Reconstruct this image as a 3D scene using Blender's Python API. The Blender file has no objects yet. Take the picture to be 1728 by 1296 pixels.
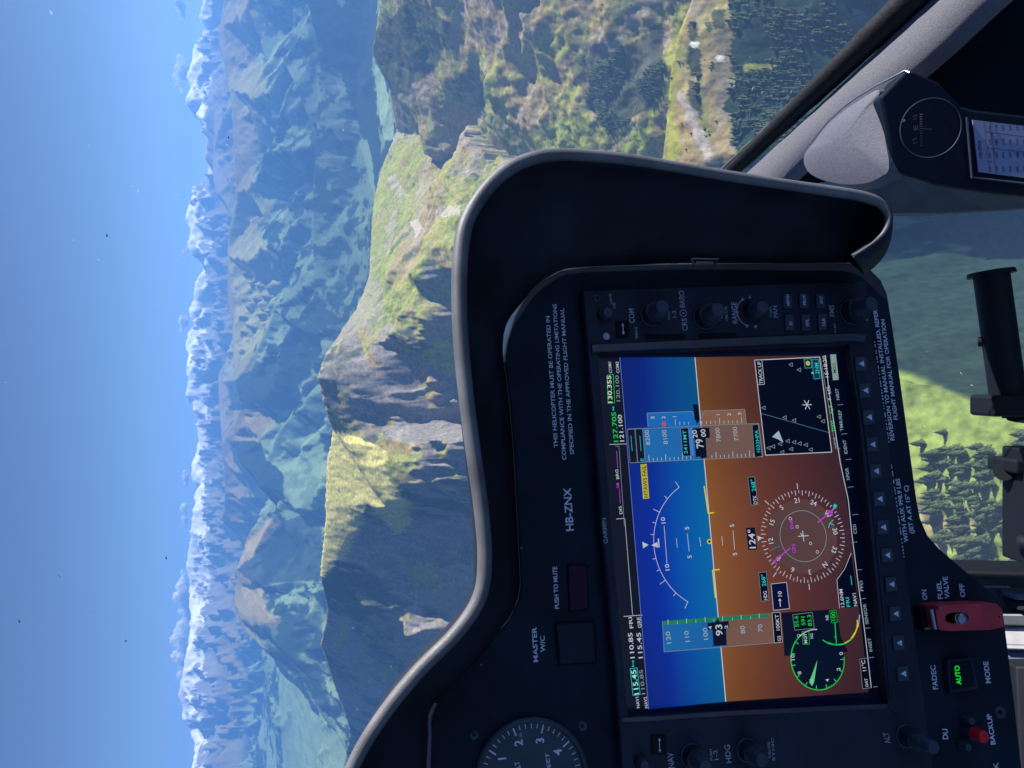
import bpy, bmesh, math, random
import numpy as np
from mathutils import Vector, Matrix
random.seed(4)

# ---------------------------------------------------------------- camera, world, sun
SC = bpy.context.scene
PITCH = math.radians(21.5)          # the phone looks 21.5 degrees down, held so that world up is picture left
FPX = 1250.0
Rv = Vector((1, 0, 0)); Fv = Vector((0, math.cos(PITCH), -math.sin(PITCH))); Uv = Vector((0, math.sin(PITCH), math.cos(PITCH)))
cd = bpy.data.cameras.new("camera"); cam = bpy.data.objects.new("camera", cd)
SC.collection.objects.link(cam); SC.camera = cam
cd.sensor_width = 36; cd.lens = 36 * FPX / 1728; cd.clip_start = 0.02; cd.clip_end = 400000
M3 = Matrix((-Uv, Rv, -Fv)).transposed()
cam.matrix_world = M3.to_4x4()

SUN_AZ, SUN_EL = math.radians(78), math.radians(37)      # azimuth to the right of the view direction (+Y)
W = bpy.data.worlds.new("World"); SC.world = W; W.use_nodes = True
nt = W.node_tree; nt.nodes.clear()
sky = nt.nodes.new('ShaderNodeTexSky'); sky.sky_type = 'NISHITA'; sky.sun_disc = False
sky.sun_elevation = SUN_EL; sky.sun_rotation = SUN_AZ; sky.altitude = 2400
sky.air_density = 0.62; sky.dust_density = 0.0; sky.ozone_density = 2.0
bg = nt.nodes.new('ShaderNodeBackground'); bg.inputs[1].default_value = 0.05
wo = nt.nodes.new('ShaderNodeOutputWorld')
nt.links.new(sky.outputs[0], bg.inputs[0]); nt.links.new(bg.outputs[0], wo.inputs[0])
sl = bpy.data.lights.new("sun", 'SUN'); sl.energy = 5.0; sl.angle = math.radians(0.5); sl.color = (1, 0.95, 0.87)
so = bpy.data.objects.new("sun", sl); SC.collection.objects.link(so)
sdir = Vector((math.sin(SUN_AZ) * math.cos(SUN_EL), math.cos(SUN_AZ) * math.cos(SUN_EL), math.sin(SUN_EL)))
so.rotation_euler = sdir.to_track_quat('Z', 'Y').to_euler()
SC.view_settings.view_transform = 'Standard'; SC.view_settings.look = 'None'
EXPO = 1.15
SC.view_settings.exposure = EXPO; SC.view_settings.gamma = 1.0
SC.cycles.max_bounces = 6; SC.cycles.transparent_max_bounces = 16; SC.cycles.volume_bounces = 1
SC.cycles.caustics_reflective = False; SC.cycles.caustics_refractive = False

# ---------------------------------------------------------------- helpers
C = SC.collection
def ray(px, py):
    return (Fv * FPX - Uv * (px - 864) + Rv * (648 - py)).normalized()
def at(px, py, d):                   # a point d metres away along the sight line through photo pixel px, py
    return ray(px, py) * d
def lin(c):
    c = c / 255.0
    return c / 12.92 if c <= 0.04045 else ((c + 0.055) / 1.055) ** 2.4
def rgb(r, g, b): return (lin(r), lin(g), lin(b), 1)

def new_mat(name):
    m = bpy.data.materials.new(name); m.use_nodes = True
    return m, m.node_tree, m.node_tree.nodes['Principled BSDF']
def plain(name, col, rough=0.6, spec=0.4, metal=0, bump=0, bscale=900, var=0.12, vscale=60, coat=0):
    m, t, p = new_mat(name)
    n = t.nodes.new('ShaderNodeTexNoise'); n.inputs['Scale'].default_value = vscale; n.inputs['Detail'].default_value = 6
    tc = t.nodes.new('ShaderNodeTexCoord'); t.links.new(tc.outputs['Object'], n.inputs['Vector'])
    r = t.nodes.new('ShaderNodeValToRGB')
    a = [max(0, c * (1 - var)) for c in col[:3]] + [1]; b = [min(1, c * (1 + var)) for c in col[:3]] + [1]
    r.color_ramp.elements[0].position = 0.35; r.color_ramp.elements[1].position = 0.65
    r.color_ramp.elements[0].color = a; r.color_ramp.elements[1].color = b
    t.links.new(n.outputs[0], r.inputs[0]); t.links.new(r.outputs[0], p.inputs['Base Color'])
    p.inputs['Roughness'].default_value = rough; p.inputs['Specular IOR Level'].default_value = spec
    p.inputs['Metallic'].default_value = metal; p.inputs['Coat Weight'].default_value = coat
    if bump:
        n2 = t.nodes.new('ShaderNodeTexNoise'); n2.inputs['Scale'].default_value = bscale; n2.inputs['Detail'].default_value = 3
        t.links.new(tc.outputs['Object'], n2.inputs['Vector'])
        b2 = t.nodes.new('ShaderNodeBump'); b2.inputs['Strength'].default_value = bump; b2.inputs['Distance'].default_value = 0.001
        t.links.new(n2.outputs[0], b2.inputs['Height']); t.links.new(b2.outputs[0], p.inputs['Normal'])
    return m
def emis(name, col, strength=1.0):
    m = bpy.data.materials.new(name); m.use_nodes = True; t = m.node_tree; t.nodes.clear()
    e = t.nodes.new('ShaderNodeEmission'); o = t.nodes.new('ShaderNodeOutputMaterial')
    e.inputs[0].default_value = col; e.inputs[1].default_value = strength / 2 ** EXPO
    t.links.new(e.outputs[0], o.inputs[0]); return m
MT = {
 'panel': plain('panel_paint', (0.0085, 0.0155, 0.0310), 0.7, 0.15, var=.3, vscale=25, bump=0.25, bscale=2500),
 'bezel': plain('bezel_plastic', (0.0150, 0.0200, 0.0400), 0.55, 0.22, var=.25, vscale=35, bump=0.2, bscale=3000),
 'rail': plain('bezel_rail', (0.04, 0.044, 0.062), 0.35, 0.5),
 'knob': plain('knob_rubber', (0.013, 0.019, 0.034), 0.4, 0.4, bump=0.1),
 'knobcap': plain('knob_cap', (0.034, 0.050, 0.080), 0.5, 0.3),
 'dark': plain('dark_hole', (0.003, 0.004, 0.008), 0.7, 0.2),
 'hood': plain('glareshield_skin', (0.0150, 0.0200, 0.0320), 0.6, 0.25, var=.35, vscale=22, bump=0.4, bscale=1400),
 'rim': plain('glareshield_rim', (0.115, 0.115, 0.13), 0.46, 0.45, var=.25, vscale=45, bump=0.3, bscale=1500),
 'legend': plain('legend_paint', (0.62, 0.64, 0.85), 0.7, 0.2, var=0.25, vscale=700),
 'legenddim': plain('legend_paint_worn', (0.34, 0.36, 0.48), 0.7, 0.2, var=0.3, vscale=700),
 'red': plain('red_guard_paint', (0.46, 0.035, 0.055), 0.45, 0.45, var=0.15, vscale=90),
 'redcap': plain('red_button', (0.62, 0.008, 0.02), 0.35, 0.5),
 'metal': plain('brushed_metal', (0.35, 0.37, 0.42), 0.3, 0.5, metal=0.9),
 'steel': plain('dull_steel', (0.16, 0.17, 0.19), 0.4, 0.5, metal=0.7),
 'sill': plain('grey_trim', (0.135, 0.133, 0.165), 0.62, 0.3, bump=0.3, bscale=900, var=0.14, vscale=700),
 'seal': plain('rubber_seal', (0.006, 0.006, 0.010), 0.6, 0.3, bump=0.5, bscale=300),
 'box': plain('compass_housing_skin', (0.10, 0.103, 0.14), 0.6, 0.3, bump=0.35, bscale=1100, var=0.10, vscale=400),
 'boxdark': plain('compass_face', (0.003, 0.008, 0.020), 0.5, 0.12),
 'wall': plain('inner_wall', (0.004, 0.008, 0.018), 1.0, 0.02),
 'card': plain('card_paper', (0.26, 0.28, 0.44), 0.8, 0.1, var=0.05),
 'ink': plain('card_ink', (0.05, 0.05, 0.12), 0.8, 0.1),
 'olive': plain('olive_trim', (0.085, 0.095, 0.10), 0.7, 0.3),
 'pedal': plain('pedal_black', (0.005, 0.007, 0.012), 0.6, 0.25),
 'master': plain('caution_lens', (0.014, 0.021, 0.034), 0.6, 0.12),
 'mute': plain('maroon_lens', (0.028, 0.012, 0.028), 0.6, 0.12),
 'pale': plain('pale_floor_part', (0.42, 0.40, 0.42), 0.6, 0.3),
 'bluegrey': plain('blue_grey_part', (0.09, 0.12, 0.18), 0.5, 0.4),
}

def mesh_obj(name, verts, faces, mat=None, parent=None, smooth=False, cols=None):
    """verts are world coordinates; they are stored relative to the parent's (unrotated) origin"""
    me = bpy.data.meshes.new(name)
    off = Vector(parent_origin(parent)) if parent else Vector((0, 0, 0))
    me.from_pydata([tuple(Vector(v) - off) for v in verts], [], faces)
    if mat: me.materials.append(mat)
    if cols is not None:
        ca = me.color_attributes.new('Col', 'FLOAT_COLOR', 'POINT')
        ca.data.foreach_set('color', np.array(cols, dtype=np.float32).ravel())
    if smooth: me.polygons.foreach_set('use_smooth', [True] * len(me.polygons))
    o = bpy.data.objects.new(name, me); C.objects.link(o)
    if parent: o.parent = parent
    me.update()
    return o
def parent_origin(p):
    v = Vector((0, 0, 0))
    while p is not None: v = v + p.location; p = p.parent
    return v
def thing(name, label, cat, loc, group=None):
    o = bpy.data.objects.new(name, None); C.objects.link(o); o.location = loc; o.empty_display_size = 0.02
    return tag(o, label, cat, group)
def tag(o, label=None, cat=None, group=None, kind=None):
    if label: o['label'] = label
    if cat: o['category'] = cat
    if group: o['group'] = group
    if kind: o['kind'] = kind
    return o

class MB:
    """collects shapes into one mesh"""
    def __init__(s): s.v = []; s.f = []; s.c = []
    def add(s, vs, fs, col=None):
        k = len(s.v); s.v += [tuple(v) for v in vs]; s.f += [tuple(i + k for i in f) for f in fs]
        if col is not None: s.c += [col] * len(vs) if not isinstance(col, list) else col
        return s
    def prism(s, front, back):         # two matching loops: caps and sides
        n = len(front)
        return s.add(list(front) + list(back), [tuple(range(n)), tuple(range(2 * n - 1, n - 1, -1))] +
              [(i, i + n, (i + 1) % n + n, (i + 1) % n) for i in range(n)])
    def rings(s, loops, cap0=True, cap1=True, closed=True):
        n = len(loops[0]); vs = [v for l in loops for v in l]; fs = []
        for j in range(len(loops) - 1):
            for i in range(n if closed else n - 1):
                a = j * n + i; b = j * n + (i + 1) % n
                fs.append((a, b, b + n, a + n))
        if cap0: fs.append(tuple(range(n - 1, -1, -1)))
        if cap1: fs.append(tuple(range((len(loops) - 1) * n, len(loops) * n)))
        return s.add(vs, fs)
    def tube(s, pts, r, k=10, caps=True):
        pts = [Vector(p) for p in pts]; loops = []; up = None
        for i, p in enumerate(pts):
            d = (pts[min(i + 1, len(pts) - 1)] - pts[max(i - 1, 0)]).normalized()
            if up is None: up = d.orthogonal().normalized()
            up = (up - d * up.dot(d)).normalized(); sd = d.cross(up)
            rr = r[i] if isinstance(r, (list, tuple)) else r
            loops.append([p + (up * math.cos(2 * math.pi * j / k) + sd * math.sin(2 * math.pi * j / k)) * rr for j in range(k)])
        return s.rings(loops, caps, caps)
    def build(s, name, mat, parent=None, smooth=False, bevel=0, seg=2):
        o = mesh_obj(name, s.v, s.f, mat, parent, smooth, s.c if s.c else None)
        if smooth: autosmooth(o)
        if bevel:
            b = o.modifiers.new('bevel', 'BEVEL'); b.width = bevel; b.segments = seg; b.limit_method = 'ANGLE'; b.angle_limit = math.radians(40)
        return o
def autosmooth(o, ang=40):
    bm = bmesh.new(); bm.from_mesh(o.data)
    for e in bm.edges:
        if len(e.link_faces) == 2 and e.calc_face_angle(0) > math.radians(ang): e.smooth = False
    bm.to_mesh(o.data); bm.free()
def subdiv_poly(pts, closed=False, n=6):     # Catmull-Rom through 2-D / 3-D points
    out = []; N = len(pts)
    for i in range(N if closed else N - 1):
        g = (lambda k: pts[k % N]) if closed else (lambda k: pts[max(0, min(N - 1, k))])
        p0, p1, p2, p3 = [np.array(g(i + k), float) for k in (-1, 0, 1, 2)]
        for t in np.arange(n) / n:
            out.append(tuple(0.5 * ((2 * p1) + (-p0 + p2) * t + (2 * p0 - 5 * p1 + 4 * p2 - p3) * t * t + (-p0 + 3 * p1 - 3 * p2 + p3) * t ** 3)))
    if not closed: out.append(tuple(pts[-1]))
    return out

# ---------------------------------------------------------------- the plane of the instrument panel (solved from the display's corners)
PO = Vector((-0.19098754, 0.37519372, -0.23401394))
PX = Vector((0.20787243, 0.03616672, -0.00142239)).normalized()
PY = Vector((0.0028871, -0.03065908, -0.14679566)); PY = (PY - PX * PY.dot(PX)).normalized()
PN = PX.cross(PY).normalized()
if PN.y > 0: PN = -PN                 # PN points from the panel toward the pilot
def P(px, py, c=0.0):                 # the point of the plane c metres proud of the display glass, seen at photo pixel px, py
    d = ray(px, py); t = (PO + PN * c).dot(PN) / d.dot(PN)
    return d * t
def L(a, b, c=0.0, o=None): return (o or PO) + PX * a + PY * b + PN * c
def Q(s, x, y, c=0.0): return P(*s(x, y), c)
Z1 = lambda x, y: (980 + x / 2.88, 440 + y / 2.88)
Z2 = lambda x, y: (980 + x / 2.88, 850 + y / 2.88)
PXM = lambda px, py, c=0.0: (P(px, py - .5, c) - P(px, py + .5, c)).length      # metres per photo pixel on the plane

_glyph = {}
def glyph(s, bold=0.0):
    if (s, bold) in _glyph: return _glyph[(s, bold)]
    cu = bpy.data.curves.new('t', 'FONT'); cu.body = s; cu.size = 1; cu.resolution_u = 3; cu.offset = bold; cu.fill_mode = 'FRONT'
    ob = bpy.data.objects.new('t', cu); C.objects.link(ob)
    bpy.context.view_layer.update()
    me = bpy.data.meshes.new_from_object(ob.evaluated_get(bpy.context.evaluated_depsgraph_get()))
    v = np.array([x.co[:2] for x in me.vertices]); f = [tuple(p.vertices) for p in me.polygons]
    bpy.data.objects.remove(ob); bpy.data.curves.remove(cu); bpy.data.meshes.remove(me)
    if len(v) == 0: v = np.zeros((1, 2))
    _glyph[(s, bold)] = (v, f); return v, f
CAPH = 0.70
def text(mb, s, b, t, cap, c=0.0, bold=0.012, fit=True, col=None, slant=0):
    """b, t: photo pixels of the start and end of the baseline; cap: cap height in photo pixels"""
    v, f = glyph(s, bold)
    p0, p1 = P(b[0], b[1], c), P(t[0], t[1], c)
    X = (p1 - p0); w = X.length; X.normalize(); Y = PN.cross(X).normalized()
    h = (P(b[0] - cap, b[1], c) - p0).length
    # the reading direction and the up direction of the letters
    if Y.dot(-PY) < 0: Y = -Y
    x0, x1 = v[:, 0].min(), v[:, 0].max(); sx = w / max(1e-6, x1 - x0); sy = h / CAPH
    if not fit: sx = sy; x0 = x0 - (w / sx - (x1 - x0)) / 2
    mb.add([p0 + X * ((a - x0) * sx) + Y * (bb * sy) for a, bb in v], f, col)
def dt(mb, s, Z, xb, yb, xt, yt, cap, c=0.0, bold=0.008, col=None):
    text(mb, s, Z(xb, yb), Z(xt, yt), cap / 2.88, c, bold, s != '1', col)
def line(mb, a, b, w, c, col=None):    # a flat stroke between two photo pixels, w photo pixels wide
    p, q = P(*a, c), P(*b, c); d = (q - p).normalized(); s = PN.cross(d) * (w * PXM(*a, c) / 2)
    mb.add([p - s, q - s, q + s, p + s], [(0, 1, 2, 3)], col)
def pline(mb, pts, w, c, col=None, closed=False):
    for i in range(len(pts) - (0 if closed else 1)): line(mb, pts[i], pts[(i + 1) % len(pts)], w, c, col)
def quad(mb, pts, c, col=None): mb.add([P(*p, c) for p in pts], [tuple(range(len(pts)))], col)
def arc(mb, ctr, r, a0, a1, w, c, col=None, n=40, r_m=None):   # an arc round a photo pixel, in the plane; angles clockwise from panel up
    o = P(*ctr, c); R = r * PXM(*ctr, c) if r_m is None else r_m; h = w * PXM(*ctr, c) / 2
    pr = []
    for i in range(n + 1):
        a = math.radians(a0 + (a1 - a0) * i / n); d = PX * math.sin(a) - PY * math.cos(a)
        pr.append((o + d * (R - h), o + d * (R + h)))
    vs = [x for p in pr for x in p]
    mb.add(vs, [(2 * i, 2 * i + 1, 2 * i + 3, 2 * i + 2) for i in range(n)], col)
def radial(mb, ctr, r0, r1, ang, w, c, col=None):
    o = P(*ctr, c); m = PXM(*ctr, c); a = math.radians(ang); d = PX * math.sin(a) - PY * math.cos(a); s = PN.cross(d) * (w * m / 2)
    p, q = o + d * r0 * m, o + d * r1 * m
    mb.add([p - s, q - s, q + s, p + s], [(0, 1, 2, 3)], col)
def disc(mb, ctr, r, c, col=None, n=28):
    o = P(*ctr, c); R = r * PXM(*ctr, c)
    mb.add([o + (PX * math.sin(2 * math.pi * i / n) - PY * math.cos(2 * math.pi * i / n)) * R for i in range(n)], [tuple(range(n))], col)
def polar_text(mb, s, ctr, r, ang, h, c, col=None, upright=False, bold=0.008):
    o = P(*ctr, c); m = PXM(*ctr, c); a = math.radians(ang)
    d = PX * math.sin(a) - PY * math.cos(a)
    Y = -PY if upright else d; X = PX if upright else (PX * math.cos(a) + PY * math.sin(a))
    v, f = glyph(s, bold); sc = h * m / CAPH; xm = (v[:, 0].min() + v[:, 0].max()) / 2
    q = o + d * r * m
    mb.add([q + X * ((x - xm) * sc) + Y * ((y - CAPH / 2) * sc) for x, y in v], f, col)
def block(pts, c0, c1, inset=0.0):      # raised plate: photo outline at height c1, walls straight down to c0
    mb = MB(); top = [P(*p, c1) for p in pts]; bot = [t - PN * (c1 - c0) for t in top]
    return mb.prism(top, bot)
def knob(mb, base, r, c0, h, k=28, taper=0.92, ribs=0.0):      # base: photo pixel of the foot's centre on the plane c0, r photo pixels
    o = P(*base, c0); m = PXM(*base, c0); R = r * m
    prof = [(1.0, 0), (1.0, 0.12), (0.97, 0.15), (taper, 0.90), (taper * 0.93, 1.0)]
    loops = []
    for (rr, hh) in prof:
        loops.append([o + PN * (h * hh) + (PX * math.cos(2 * math.pi * i / k) + PY * math.sin(2 * math.pi * i / k)) * R * rr * (1 - (ribs if (i % 2 and 0.1 < hh < 0.95) else 0)) for i in range(k)])
    mb.rings(loops)
    return o
def colmat(name):
    m = bpy.data.materials.new(name); m.use_nodes = True; t = m.node_tree; t.nodes.clear()
    e = t.nodes.new('ShaderNodeEmission'); o = t.nodes.new('ShaderNodeOutputMaterial'); a = t.nodes.new('ShaderNodeVertexColor'); a.layer_name = 'Col'
    g = t.nodes.new('ShaderNodeBsdfGlossy'); g.inputs['Roughness'].default_value = 0.22; g.inputs['Color'].default_value = (.026, .026, .032, 1)
    ad = t.nodes.new('ShaderNodeAddShader')
    e.inputs[1].default_value = 1 / 2 ** EXPO
    t.links.new(a.outputs[0], e.inputs[0]); t.links.new(e.outputs[0], ad.inputs[0]); t.links.new(g.outputs[0], ad.inputs[1]); t.links.new(ad.outputs[0], o.inputs[0]); return m
SCREEN = colmat('lit_screen')
#@@SPLIT@@
# ---------------------------------------------------------------- glareshield
KEYS = [((505,1560),(700,1560)),((530,1440),(710,1440)),((562,1340),(718,1335)),((600,1255),(722,1250)),((650,1180),(726,1196)),((702,1118),(775,1135)),((760,1060),(836,1064)),((797,1003),(866,1016)),
 ((805,940),(868,960)),((799,860),(864,860)),((788,780),(858,760)),((776,690),(851,670)),((766,590),(844,590)),((762,500),(851,545)),
 ((765,420),(876,510)),((778,365),(903,479)),((812,312),(928,462)),((852,276),(950,452)),((900,256),(975,449)),((950,251),(1000,447)),
 ((1020,255),(1060,445)),((1100,266),(1130,442)),((1180,280),(1200,441)),((1260,293),(1270,441)),((1340,305),(1340,441)),((1410,315),(1390,440)),
 ((1460,324),(1412,440)),((1490,338),(1424,440)),((1504,364),(1430,441)),((1496,392),(1434,441)),((1472,414),(1437,441)),((1441,434),(1440,442))]
co = subdiv_poly([k[0] for k in KEYS], n=5); ci = subdiv_poly([k[1] for k in KEYS], n=5)
CR = 0.075
def norm2(pts, i):
    a = np.array(pts[max(0, i - 1)]); b = np.array(pts[min(len(pts) - 1, i + 1)]); d = b - a; d = d / (np.linalg.norm(d) + 1e-9)
    return np.array([-d[1], d[0]])
RW = 13.0
tagc = []; SG = None
for i, p in enumerate(co):
    n = norm2(co, i); q = np.array(ci[i]) - np.array(p)
    if SG is None: SG = 1 if n.dot(q) > 0 else -1
    n = n * SG
    w = RW if i < 70 else max(8.5, RW - (i - 70) * 0.12)
    if i > len(co) - 24: w = max(2.4, w * (len(co) - i) / 24)
    tagc.append((np.array(p) + n * w, w))
g = thing('glareshield', 'big dark grey arched hood with a rounded soft rim around the instrument panel', 'glareshield', P(870, 900, CR))
rim = MB(); loops_t = []
cen = [P(p[0][0], p[0][1], CR) for p in tagc]
rad = [p[1] * PXM(p[0][0], p[0][1], CR) for p in tagc]
rim.tube(cen, rad, 14)
rim.build('rim', MT['rim'], g, smooth=True)
inner = MB(); lp = []
for i in range(len(co)):
    a = cen[i]; b = P(*ci[i], 0.0)
    n = norm2(co, i)
    row = []
    nout = (P(co[i][0], co[i][1], CR) - a).normalized()
    for t in np.linspace(0, 1, 9):
        bulge = math.sin(math.pi * t) * 0.010
        row.append(a.lerp(b, t) + nout * (bulge + rad[i] * 0.35 * (1 - t)))
    lp.append(row)
n = 9; vs = [v for r_ in lp for v in r_]
inner.add(vs, [(i * n + j, i * n + j + 1, (i + 1) * n + j + 1, (i + 1) * n + j) for i in range(len(lp) - 1) for j in range(n - 1)])
hood = inner.build('hood_shell', MT['hood'], g, smooth=True)
so_ = hood.modifiers.new('thickness', 'SOLIDIFY'); so_.thickness = 0.004; so_.offset = 0
# a raised stitched bead just inside the rim
bead = MB(); bead.tube([lp[i][1] .lerp(lp[i][2], .3) - PN * 0.001 for i in range(0, len(lp) - 6)], 0.0016, 8)
bead.build('edge_bead', MT['hood'], g, smooth=True)
# metal latch on the hood's right inner side
lt = MB()
for a, b in (((1166,436),(1212,437)),((1166,436),(1172,446)),((1212,437),(1206,447)),((1174,442),(1203,443))):
    lt.tube([P(*a, 0.006), P(*b, 0.006)], 0.0009, 6)
lt.build('latch', MT['steel'], g)

# ---------------------------------------------------------------- instrument panel
CP = -0.002
OUT = [(694,1560),(712,1340),(724,1235),(740,1172),(800,1115),(860,1045),(875,1012),(879,985),(873,860),(866,740),(857,650),(850,602),(854,578),(866,535),(884,500),(908,474),(945,455),(1000,447),(1200,443),(1400,440),
 (1440,443),(1468,453),(1487,472),(1498,497),(1506,545),(1520,640),(1535,750),(1548,845),(1554,875),(1566,903),(1586,926),(1640,972),(1672,998),(1686,1015),(1694,1036),(1701,1090),(1712,1180),(1730,1340),(1765,1560)]
ip = thing('instrument_panel', 'matt black instrument panel carrying the lit display, placards and switches', 'instrument panel', P(1300, 900, -0.02))
mb = block(OUT, CP - 0.005, CP); mb.build('panel_face', MT['panel'], ip, bevel=0.0012)
# trim strip between the hood and the panel, open where the slit lets the outside through
tr = MB()
edge1 = [k for k in ci if True]
strip = [p for p in ci if p[1] > 592 or p[0] > 880]
left = [p for p in ci if p[1] > 592]
def near_out(p, O):
    best = None
    for i in range(len(O) - 1):
        a = np.array(O[i], float); b = np.array(O[i + 1], float); t = np.clip(np.dot(np.array(p) - a, b - a) / np.dot(b - a, b - a), 0, 1)
        q = a + t * (b - a); d = np.linalg.norm(q - p)
        if best is None or d < best[0]: best = (d, q)
    return best[1]
lo = []
for p in left:
    q = near_out(p, OUT)
    a = P(p[0], p[1], -0.004); b = P(q[0] + 2, q[1], CP - 0.006)
    lo.append([a, a - PN * 0.004, b - PN * 0.004, b])
tr.rings(lo)
tr.build('edge_trim', MT['panel'], ip, smooth=False)
tb = MB(); tb.tube([P(p[0], p[1], -0.002) for p in left], 0.0011, 8); tb.build('trim_bead', MT['rail'], ip, smooth=True)
m = MB(); m.tube([P(p[0] + 1, p[1], 0.0015) for p in left if p[1] > 1178], .0019, 10); m.build('lit_edge_strip', MT['sill'], ip, smooth=True)  # pale tube added where outside light catches the trim edge
# screws of the trim and placards
pl = MB()
text(pl, 'THIS HELICOPTER MUST BE OPERATED IN', (941.5,755), (927.3,533.5), 6.6, CP + 0.0003, 0.016)
text(pl, 'COMPLIANCE WITH THE OPERATING LIMITATIONS', (955.5,776), (939,513), 6.6, CP + 0.0003, 0.016)
text(pl, 'SPECIFIED IN THE APPROVED FLIGHT MANUAL', (968.7,766.6), (951.6,520), 6.6, CP + 0.0003, 0.016)
pl.build('operating_limits_placard', MT['legend'], ip)
pl = MB(); text(pl, 'HB-ZNX', (968,895.4), (963,823), 12.6, CP + 0.0003, 0.02); pl.build('registration_placard', MT['legend'], ip)
pl = MB()
text(pl, 'REVERSION TO MANUAL INSTALLED, REFER', (1509.4,743), (1480,522.7), 6.6, CP + 0.0003, 0.018)
text(pl, 'FLIGHT MANUAL FOR OPERATION', (1515,708), (1492.8,539), 6.6, CP + 0.0003, 0.018)
random.seed(11)
def hidden_row(pb, pt, n):
    for i in range(n):
        t = (i + random.random() * .5) / n; u = t + random.uniform(.25, .7) / n
        a = (pb[0] + (pt[0] - pb[0]) * t, pb[1] + (pt[1] - pb[1]) * t); b = (pb[0] + (pt[0] - pb[0]) * u, pb[1] + (pt[1] - pb[1]) * u)
        line(pl, a, b, 1.6, CP + 0.0003)
hidden_row((1500.5,748), (1475.5,573), 34)
pl.build('reversion_placard', MT['legend'], ip)
pl = MB()
text(pl, 'WITH AUX 998.9 LBS', (1532.8,914.7), (1518,807.5), 7, CP + 0.0003, 0.018)
text(pl, '(JET A AT 15\u00b0 C)', (1542,900), (1532,819), 7, CP + 0.0003, 0.018)
hidden_row((1526,943), (1504,781), 26)
pl.build('fuel_placard', MT['legend'], ip)
for name, items in (('fuel_valve_legend', [('ON',(1565,1012),(1563,995),8),('FUEL',(1591,1010.6),(1587.8,980.4),8),('VALVE',(1602.5,1010),(1598.6,973),8),('OFF',(1628.8,1007.6),(1626.5,985),8)]),
                    ('mode_legend', [('FADEC',(1583,1163),(1578,1122.4),8.2),('MODE',(1672,1152.6),(1667.3,1116),8.2)]),
                    ('backup_legend', [('DU',(1600,1247.5),(1599,1230),9),('BACKUP',(1680,1256),(1672.5,1204),8),('BRK',(1688,1318),(1684,1286),8)]),
                    ('caution_legend', [('PUSH TO MUTE',(943.7,1027),(939.6,956),7.2),('MASTER',(908,1117),(905,1058),7.6),('W/C',(920,1100),(919,1073),7.6)])):
    pl = MB()
    for s, b, t, h in items:
        pl = MB(); text(pl, s, b, t, h, CP + 0.0003, 0.02); pl.build(name, MT['legend'], ip)
def screw(px, py, r, c, parent, name='screw'):
    m = MB(); o = knob(m, (px, py), r, c, 0.0016, 20, 0.8); m.build(name, MT['knobcap'], parent, smooth=True)
    k = MB(); disc(k, (px, py), r * .42, c + 0.00175, n=6); k.build('socket', MT['dark'], parent.children[-1])
screw(1688, 1202, 11, CP, ip)
for p in ((983, 1225), (800, 1240)):
    screw(p[0], p[1], 9, CP, ip)
for p in ((880, 925), (722+90, 1290-168)):
    m = MB(); disc(m, p, 2.2, CP + 0.0004); m.build('rivet', MT['rail'], ip)

# ---------------------------------------------------------------- flight display unit
CB = 0.009
pfd = thing('flight_display', 'lit flight display with blue and brown horizon, knobs and softkeys in a black bezel', 'flight display', P(1300, 900, 0))
outer = [(983,489),(1461,474),(1484,640),(1510,815),(1535,1000),(1560,1180),(1586,1362),(1054,1362),(1038,1130),(1016,900),(1000,690)]
ap = [(1009,596),(1433,581),(1449,700),(1465,850),(1480,1000),(1491,1110),(1499,1196),(1060,1212),(1046,1060),(1030,870),(1018,720)]
bz = MB(); t0 = [P(*p, CB) for p in outer]; t1 = [P(*p, CB) for p in ap]
c1 = [v - PN * 0.0012 for v in t0]; ce = P(1300, 880, CB)
t0i = [v + (ce - v).normalized() * 0.0012 for v in t0]
bz.rings([[v - PN * (CB - CP) for v in t0], c1, t0i, t1, [v - PN * (CB + .001) for v in t1]], False, False)
bz.build('bezel', MT['bezel'], pfd)
def rail(pts, w, c0, h, name='side_rail', mat='rail'):
    m = MB(); lps = []
    pts = subdiv_poly(pts, n=6)
    for i, p in enumerate(pts):
        n_ = norm2(pts, i) * w; sec = []
        e = 1.0 if 0 < i < len(pts) - 1 else 0.25
        for k in range(9):
            a = math.pi * k / 8
            q = (p[0] + n_[0] * math.cos(a), p[1] + n_[1] * math.cos(a)); hh = h * e * (math.sin(a) ** .6 if 0 < k < 8 else 0)
            if 3 <= k <= 5: hh *= .8
            sec.append(P(q[0], q[1], c0 + hh))
        lps.append(sec)
    m.rings(lps); return m.build(name, MT[mat], pfd, smooth=True)
rail([(998,588),(1020,586.5),(1100,583),(1200,578.5),(1300,574),(1400,570),(1440,569),(1462,572)], 8.0, CB - .0005, 0.004)
rail([(1046,1215),(1100,1213),(1200,1206),(1300,1201),(1400,1196),(1498,1192)], 4.6, CB - .0005, 0.0022)
rail([(1441,600),(1460,720),(1474,850),(1487,980),(1497,1090),(1503,1180)], 3.0, CB - .0005, 0.0014, 'lower_rail', 'bezel')
# softkeys
KP = [(1454,614),(1461,659),(1467,704),(1473,750),(1479,795),(1485,842),(1491,890),(1498,937),(1505,986),(1512,1036),(1518,1085),(1525,1137)]
for i, (x, y) in enumerate(KP):
    m = block([(x - 9, y + 13), (x - 10.5, y - 11.5), (x + 8, y - 13), (x + 10, y + 11.5)], CB, CB + 0.0018)
    k_ = m.build('softkey', MT['knobcap'], pfd, bevel=0.0006)
    m = MB(); quad(m, [(x + 4.6, y + 5.2), (x - 5, y - .3), (x + 3.6, y - 5.2)], CB + 0.0020); m.build('key_mark', MT['legend'], k_)
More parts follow.
